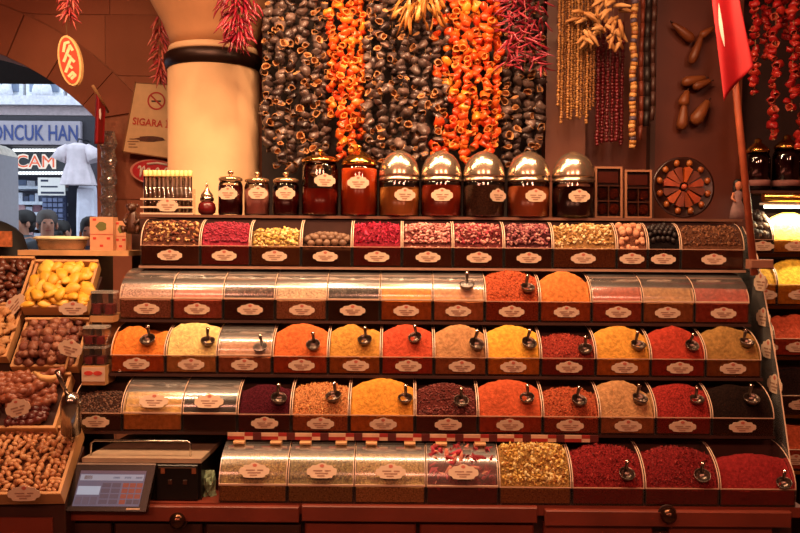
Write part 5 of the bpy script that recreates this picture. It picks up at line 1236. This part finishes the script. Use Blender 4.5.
def dress(label):
    d = SY-.85; top_, bot_ = P(77.5, 143, d), P(79, 185, d); r = thing('white_dress', label, 'clothing', (top_.x, d, bot_.z)); H = top_.z-bot_.z; mb = MB(); n = 30
    prof_ = [(1, .05), (.97, .09), (.93, .15), (.82, .14), (.62, .13), (.52, .125), (.45, .135), (.25, .165), (0, .19)]; vs_ = []
    for t, w_ in prof_:
        for k in range(n):
            a = 2*PI*k/n; pl_ = 1+(.16*math.sin(a*9)*(1-t) if t < .55 else .03*math.sin(a*7)); vs_.append((w_*math.cos(a)*pl_, .55*w_*math.sin(a)*pl_, H*t))
    mb.add(vs_, [((i+1)*n+k, (i+1)*n+(k+1) % n, i*n+(k+1) % n, i*n+k) for i in range(len(prof_)-1) for k in range(n)], 0, True)
    part('bodice_and_skirt', mb, GARM, r, None, False)
    for s_ in (-1, 1): part('sleeve', MB().tube([(s_*.10, 0, H*.90), (s_*.17, -.01, H*.78), (s_*.21, -.02, H*.58)], [.05, .075, .085], 12), GARM, r, None, False)
    part('hanger', MB().tube([(0, 0, H*.98), (0, .02, H+.05), (0, .34, H+.06)], .008, 6), mat('hanger', '#202028', .4), r, None, False)
dress('white short sleeved dress hanging on a hanger before the shop')
garment('white_sheet', [(79, 186), (96, 186), (97, 215), (96, 262), (77, 262), (78, 215)], SY-.72, mat('sheet', '#d4d4e0', .85, var=.1, scale=10), 'long white patterned cloth hanging below the dress')
# dark awning edge outside the arch
solo('dark_awning', MB().prism([(5.2, P(20, 84, 5.2).z), (5.2, P(20, 40, 5.2).z), (6.3, P(20, 40, 5.2).z+.3), (6.3, P(20, 40, 5.2).z+.2)], lambda a, b, t: Vector((t, a, b)), -5, P(62, 80, 5.2).x), mat('awning_dark', '#1c1614', .8), 'dark awning edge outside the stone arch', 'awning')
# grey cabinet
gd = 5.6
kb = thing('grey_kiosk', 'pale grey kiosk side with cream rounded top in the archway', 'kiosk', (P(0, 200, gd).x, gd, -.02))
kx0, kx1 = P(-60, 200, gd).x, P(18.5, 200, gd+.7).x; kz = P(8, 158, gd+.7).z
part('body', MB().bb(kx0, kx1, gd, gd+.7, -.02, kz), mat('kiosk_grey', '#a8a8ae', .5, var=.05), kb)
part('rounded_top', MB().prism([(kx0, kz+.001), (kx1, kz+.001), (kx1-.04, kz+.06), (kx1-.10, kz+.09), (kx0, kz+.12)], lambda a, b, t: Vector((a, t, b)), gd-.01, gd+.71), mat('kiosk_cream', '#e4dccb', .5), kb)
# ------------------------------------------------------------------ people
SKIN = mat('skin', '#b07a60', .6, var=.06)
def person(head_px, head_top, d, facing, jacket, trouser, hair, label, height=1.72, stripe=None):
    """one continuous skinned body, then hair, jacket trim as children"""
    top_ = P(head_px, head_top, d); H = top_.z+.02; x = top_.x; k = H/1.72
    root = thing('person', label, 'person', (x, d, -.02)); root.rotation_euler = (0, 0, facing)
    J = {'pel': (0, 0, .93, .15, .11), 'wai': (0, 0, 1.08, .14, .10), 'che': (0, -.01, 1.27, .165, .115), 'sho': (0, 0, 1.41, .12, .085), 'nec': (0, -.005, 1.49, .055, .055), 'jaw': (0, -.025, 1.545, .058, .066), 'mid': (0, -.02, 1.62, .073, .090), 'cro': (0, -.012, 1.685, .058, .07)}
    V = []; Rd = []; Ed = []; idx = {}
    def av(n_, x_, y_, z_, a, b): idx[n_] = len(V); V.append((x_*k, y_*k, z_*k)); Rd.append((a*k, b*k))
    for n_, q in J.items(): av(n_, *q)
    ch = list(J)
    for a, b in zip(ch[:-1], ch[1:]): Ed.append((idx[a], idx[b]))
    av('nose', 0, -.115, 1.60, .012, .014); Ed.append((idx['mid'], idx['nose']))
    for s, n_ in ((-1, 'l'), (1, 'r')):
        av(n_+'sh', s*.175, 0, 1.40, .065, .065); av(n_+'el', s*.235, .03, 1.12, .048, .048); av(n_+'wr', s*.22, -.09, .90, .034, .034); av(n_+'ha', s*.21, -.12, .82, .03, .04)
        Ed += [(idx['sho'], idx[n_+'sh']), (idx[n_+'sh'], idx[n_+'el']), (idx[n_+'el'], idx[n_+'wr']), (idx[n_+'wr'], idx[n_+'ha'])]
        for q, (dx, dz) in enumerate(((-.02, -.09), (0, -.1), (.02, -.09), (.035, -.075))):
            av(n_+'f%d' % q, s*.21+dx*.6, -.13+dx, .82+dz, .009, .009); Ed.append((idx[n_+'ha'], idx[n_+'f%d' % q]))
        av(n_+'th', s*.19, -.165, .80, .010, .010); Ed.append((idx[n_+'ha'], idx[n_+'th']))
        av(n_+'hi', s*.095, 0, .88, .095, .095); av(n_+'kn', s*.11, -.02, .50, .062, .062); av(n_+'an', s*.11, .02, .09, .042, .042); av(n_+'to', s*.125, -.13, .035, .04, .032)
        Ed += [(idx['pel'], idx[n_+'hi']), (idx[n_+'hi'], idx[n_+'kn']), (idx[n_+'kn'], idx[n_+'an']), (idx[n_+'an'], idx[n_+'to'])]
    me = bpy.data.meshes.new('body'); me.from_pydata(V, Ed, []); o = bpy.data.objects.new('body', me); COL.objects.link(o)
    sk = o.modifiers.new('skin', 'SKIN'); sk.use_smooth_shade = True
    for i, v in enumerate(me.skin_vertices[0].data): v.radius = Rd[i]; v.use_root = (i == 0)
    sb_ = o.modifiers.new('sub', 'SUBSURF'); sb_.levels = 1; sb_.render_levels = 1
    dg = bpy.context.evaluated_depsgraph_get(); dg.update()
    m2 = bpy.data.meshes.new_from_object(o.evaluated_get(dg)); bpy.data.objects.remove(o)
    m2.materials.clear()
    for mm in (jacket, trouser, SKIN, mat('shoe', '#1c1a1a', .5)): m2.materials.append(mm)
    for p_ in m2.polygons:
        c = p_.center/k; hand = abs(c.x) > .15 and c.z < .90 and c.z > .6
        p_.material_index = 2 if (c.z > 1.475 or hand) else (0 if c.z > .86 else (1 if c.z > .10 else 3)); p_.use_smooth = True
    m2.name = 'body'; b = link('body', m2, root)
    hm = MB().lathe([(.080, -.045), (.087, -.01), (.086, .03), (.070, .065), (.038, .085), (0, .09)], (0, .012, 1.655), 16, sy=1.14); hm.blob((0, .055, 1.60), (.078, .05, .075), 12, 7)
    hm.v = [tuple(Vector(q)*k) for q in hm.v]; part('hair', hm, hair, root, None, False)
    for s in (-1, 1):
        e = MB().blob((s*.078, -.005, 1.60), (.012, .02, .032), 8, 6); e.v = [tuple(Vector(q)*k) for q in e.v]; part('ear', e, SKIN, root, None, False)
        e = MB().blob((s*.03, -.098, 1.625), (.012, .008, .007), 8, 5); e.v = [tuple(Vector(q)*k) for q in e.v]; part('eye', e, mat('eye_dark', '#201410', .3), root, None, False)
    e = MB().blob((0, -.094, 1.56), (.024, .008, .006), 8, 5); e.v = [tuple(Vector(q)*k) for q in e.v]; part('mouth', e, mat('lip', '#8c4a40', .5), root, None, False)
    e = MB().lathe([(.10, 1.43), (.082, 1.47), (.074, 1.505), (.066, 1.505), (.07, 1.46)], (0, 0, 0), 18, sy=.95); e.v = [tuple(Vector(q)*k) for q in e.v]; part('collar', e, jacket, root, None, False)
    if stripe:
        e = MB().tube([(.06, -.06, 1.475), (.13, -.02, 1.475), (.20, .0, 1.445), (.245, .0, 1.39)], [.02, .028, .03, .02], 8); e.v = [tuple(Vector(q)*k) for q in e.v]; part('shoulder_stripe', e, stripe, root, None, False)
    return root
HB = mat('hair_black', '#1c1614', .6); HG = mat('hair_grey', '#4a423e', .6)
person(47, 212, 7.2, .5, mat('jacket_black', '#17151a', .7), mat('jeans', '#2a3048', .8), HG, 'person in black jacket with pink shoulder stripe looking aside in the street', stripe=mat('pink', '#d86a80', .6))
person(24, 212, 7.9, -.6, mat('jacket_grey', '#4a5058', .7), mat('jeans', '#2a3048', .8), HB, 'person with dark hair standing beside the grey kiosk')
person(62, 222, 8.6, 2.6, mat('jacket_plum', '#3c3a44', .7), mat('jeans', '#2a3048', .8), HB, 'person in dark coat farther off behind the pink striped jacket')
person(91, 219, 6.4, .2, mat('jacket_slate', '#3a4250', .7), mat('jeans', '#2a3048', .8), HB, 'person in slate blue coat mostly hidden behind the tea carton')
# near person seen by the shoulder
pn = person(-31, 150, 3.25, PI*.92, mat('jacket_near', '#0d0b0c', .75), mat('trouser_dark', '#161416', .8), HB, 'person in black jacket with orange badge at the end of the fruit stand')
bp_ = P(4, 239, 3.10)
pm = MB().bb(-.03, .03, -.004, .004, -.03, .03); pm.off((0, 0, 0))
bo = link('badge', pm.mesh('badge', mat('badge_orange', '#b8683c', .6, var=.4, scale=60)), pn)
bo.matrix_local = (Matrix.Translation(pn.location) @ pn.rotation_euler.to_matrix().to_4x4()).inverted() @ Matrix.Translation(bp_)
# ------------------------------------------------------------------ neighbouring stall on the right
NS = thing('neighbour_stand', 'dark stand of the neighbouring spice stall with brass tube shelf', 'display stand', (1.7, 3.2, 0))
nd = [2.95, 2.90, 2.84, 2.78, 2.72]
NR = []
for (d, lip, bot, top_) in ((2.95, 240, 253, 213), (2.90, 285, 305, 259), (2.84, 339, 356, 312), (2.78, 396, 414, 366), (2.72, 450, 470, 421)):
    r = dict(d=d, D=.14); r['zl'] = P(780, lip, d).z; r['zb'] = P(780, bot, d).z; r['zt'] = P(780, top_, d+.12).z; NR.append(r)
NE = [[751, 772, 817, 862], [754, 777, 822, 866], [760, 775, 822, 868], [778, 828, 876], [774, 826, 876]]
NB = [[O('dark dried olives', '#2a1a12', pc=(['ball'], ['#3a281e', '#241612', '#6a5440'], 60, .010)), O('yellow lentils', '#e0b440'), O('cream rice', '#e0c898')],
      [O('golden semolina', '#e2ae2a'), O('bright yellow curry', '#f0c41e'), O('yellow corn grits', '#e8b83a')],
      [O('sandy pepper', '#c08a48'), O('brick red paprika', '#c04a26', dent=[(-.2, .5, .02, .02)]), O('tan flour', '#c89a60')],
      [O('black cumin', '#241412', coarse=1), O('brown cloves', '#3a1c14', coarse=1)], [O('orange red pepper', '#c85428'), O('maroon sumac', '#6a1a1c')]]
random.seed(4)
for i, row in enumerate(NR):
    xs = [P(px, 300, row['d']).x for px in NE[i]]
    for bi, b in enumerate(NB[i]):
        desc = b['desc']; make_bin(row, xs[bi], xs[bi+1], desc, 'neighbouring stall', False, 'front')
        f = heap_fn(row, xs[bi], xs[bi+1], .95, .3, b.get('dent', []), 50+i*3+bi)
        make_heap(row, xs[bi], xs[bi+1], f, powder(b['col'], bool(b.get('coarse'))), f'{desc} heaped in a bin of the neighbouring stall', 'spice', b.get('pc'))
    part('shelf_board', MB().bb(xs[0]-.01, xs[-1], row['d']+.004, 3.19, row['zb']-.014, row['zb']-.001), DWOOD, NS)
    part('shelf_edge', MB().bb(xs[0]-.01, xs[-1], row['d']-.002, row['d']+.003, row['zb']-.014, row['zb']-.002), BRASS, NS)
nx0, nx1 = P(748, 200, 3.05).x, P(875, 200, 3.05).x
part('back_board', MB().bb(nx0, nx1, 3.302, 3.33, 0, 3.0), mat('neigh_back', '#2a100c', .7), NS)
part('foot', MB().bb(nx0+.1, nx1, 2.75, 3.19, 0, NR[4]['zb']-.0145), DWOOD, NS)
tz = P(780, 197, 2.95).z; NJ = P(780, 190, 2.98).z
part('brass_tube', MB().tube([(nx0+.03, 2.99, tz), (nx1, 2.99, tz)], .017, 16), BRASS, NS)
part('jar_board', MB().bb(nx0, nx1, 3.01, 3.19, NJ-.012, NJ), DWOOD, NS)
# fluorescent tube lamp under the jar board
lz = P(780, 206.5, 2.98).z
fl_ = thing('tube_lamp', 'bright fluorescent tube under the brass rail of the neighbouring stall', 'lamp', ((nx0+nx1)/2, 3.0, lz-.008))
part('glow_tube', MB().tube([(nx0+.04, 3.0, lz), (nx1, 3.0, lz)], .006, 10), emi('tube_glow', '#fff0d0', 6), fl_)
part('housing', MB().bb(nx0+.03, nx1, 2.992, 3.02, lz+.0065, lz+.014), WHITEP, fl_)
area('tube_lamp_light', ((nx0+nx1)/2, 2.97, lz-.012), ((nx0+nx1)/2, 2.85, 1.0), nx1-nx0-.1, .02, 7, (1, .82, .5))
def apo_jar(px, wpx, h, label, d=3.12):
    p = P(px, 190, d); p.z = NJ; R_ = wpx*d/F/2
    r = thing('apothecary_jar', label, 'jar', p)
    part('glass_body', MB().lathe([(R_*.7, 0), (R_, .012), (R_, h*.85), (R_*.85, h)], n=28), glassy('dark_glass', (.6, .4, .4, 1), .06, .05), r, None, False)
    part('contents', MB().lathe([(R_*.65, .004), (R_*.94, .014), (R_*.94, h*.8), (0, h*.82)], n=24), liq('c_plum', '#2c0a10'), r, None, False)
    l = part('lid', MB().lathe([(R_*.9, h+.001), (R_*.92, h+.012), (R_*.6, h+.03), (R_*.25, h+.042), (R_*.3, h+.052), (0, h+.06)], n=24), BRASS, r, None, False)
    part('band_label', MB().lathe([(R_*1.005, .022), (R_*1.005, .045)], n=28), mat('band_card', '#8a5a54', .7), r, None, False)
apo_jar(757, 24, .15, 'dark apothecary jar with gold lid behind the flag stick'); apo_jar(786, 27, .165, 'larger dark plum apothecary jar with gold lid above the brass tube'); apo_jar(815, 27, .16, 'dark apothecary jar farther along the brass tube shelf')
# ------------------------------------------------------------------ lamps overhead (out of frame, modelled housings; aisle ones are added fill)
sl_ = thing('strip_lamp', 'long slim strip lamp hung above the front of the stall', 'lamp', (-.1, STRIP_Y, STRIP_Z-.02))
part('housing', MB().bb(-1.12, .92, STRIP_Y-.04, STRIP_Y+.04, STRIP_Z-.02, STRIP_Z+.02), WHITEP, sl_)
for x in (-.9, .7): part('hanger_rod', MB().tube([(x, STRIP_Y, STRIP_Z+.02), (x, STRIP_Y, CEIL)], .004, 6), STEEL, sl_)
for x, y, t, pw in SPOTS:
    l = Vector((x, y, 2.80)); v = (Vector(t)-l).normalized(); Mq = v.to_track_quat('Z', 'Y').to_matrix()
    s_ = thing('spot_lamp', 'black spot lamp can aimed down at the stall', 'lamp', l, 'spot lamps above the stall')
    part('can', MB().lathe([(.03, -.08), (.05, -.07), (.055, -.035), (.052, -.034), (.03, -.06), (0, -.062)], l, 20, 0, Mq), BLACKP, s_)
    part('stem', MB().tube([l-v*.08, (l.x, l.y, CEIL)], .006, 6), BLACKP, s_)
for x in (-1.6, 0, 1.6):
    a_ = thing('fill_lamp', 'added unseen square fill lamp over the market aisle', 'lamp', (x, -1.2, 3.16), 'added fill lamps over the aisle')
    part('shade', MB().bb(x-.28, x+.28, -1.48, -.92, 3.20, 3.24), WHITEP, a_)
    part('rod', MB().tube([(x, -1.2, 3.24), (x, -1.2, CEIL)], .006, 6), STEEL, a_)
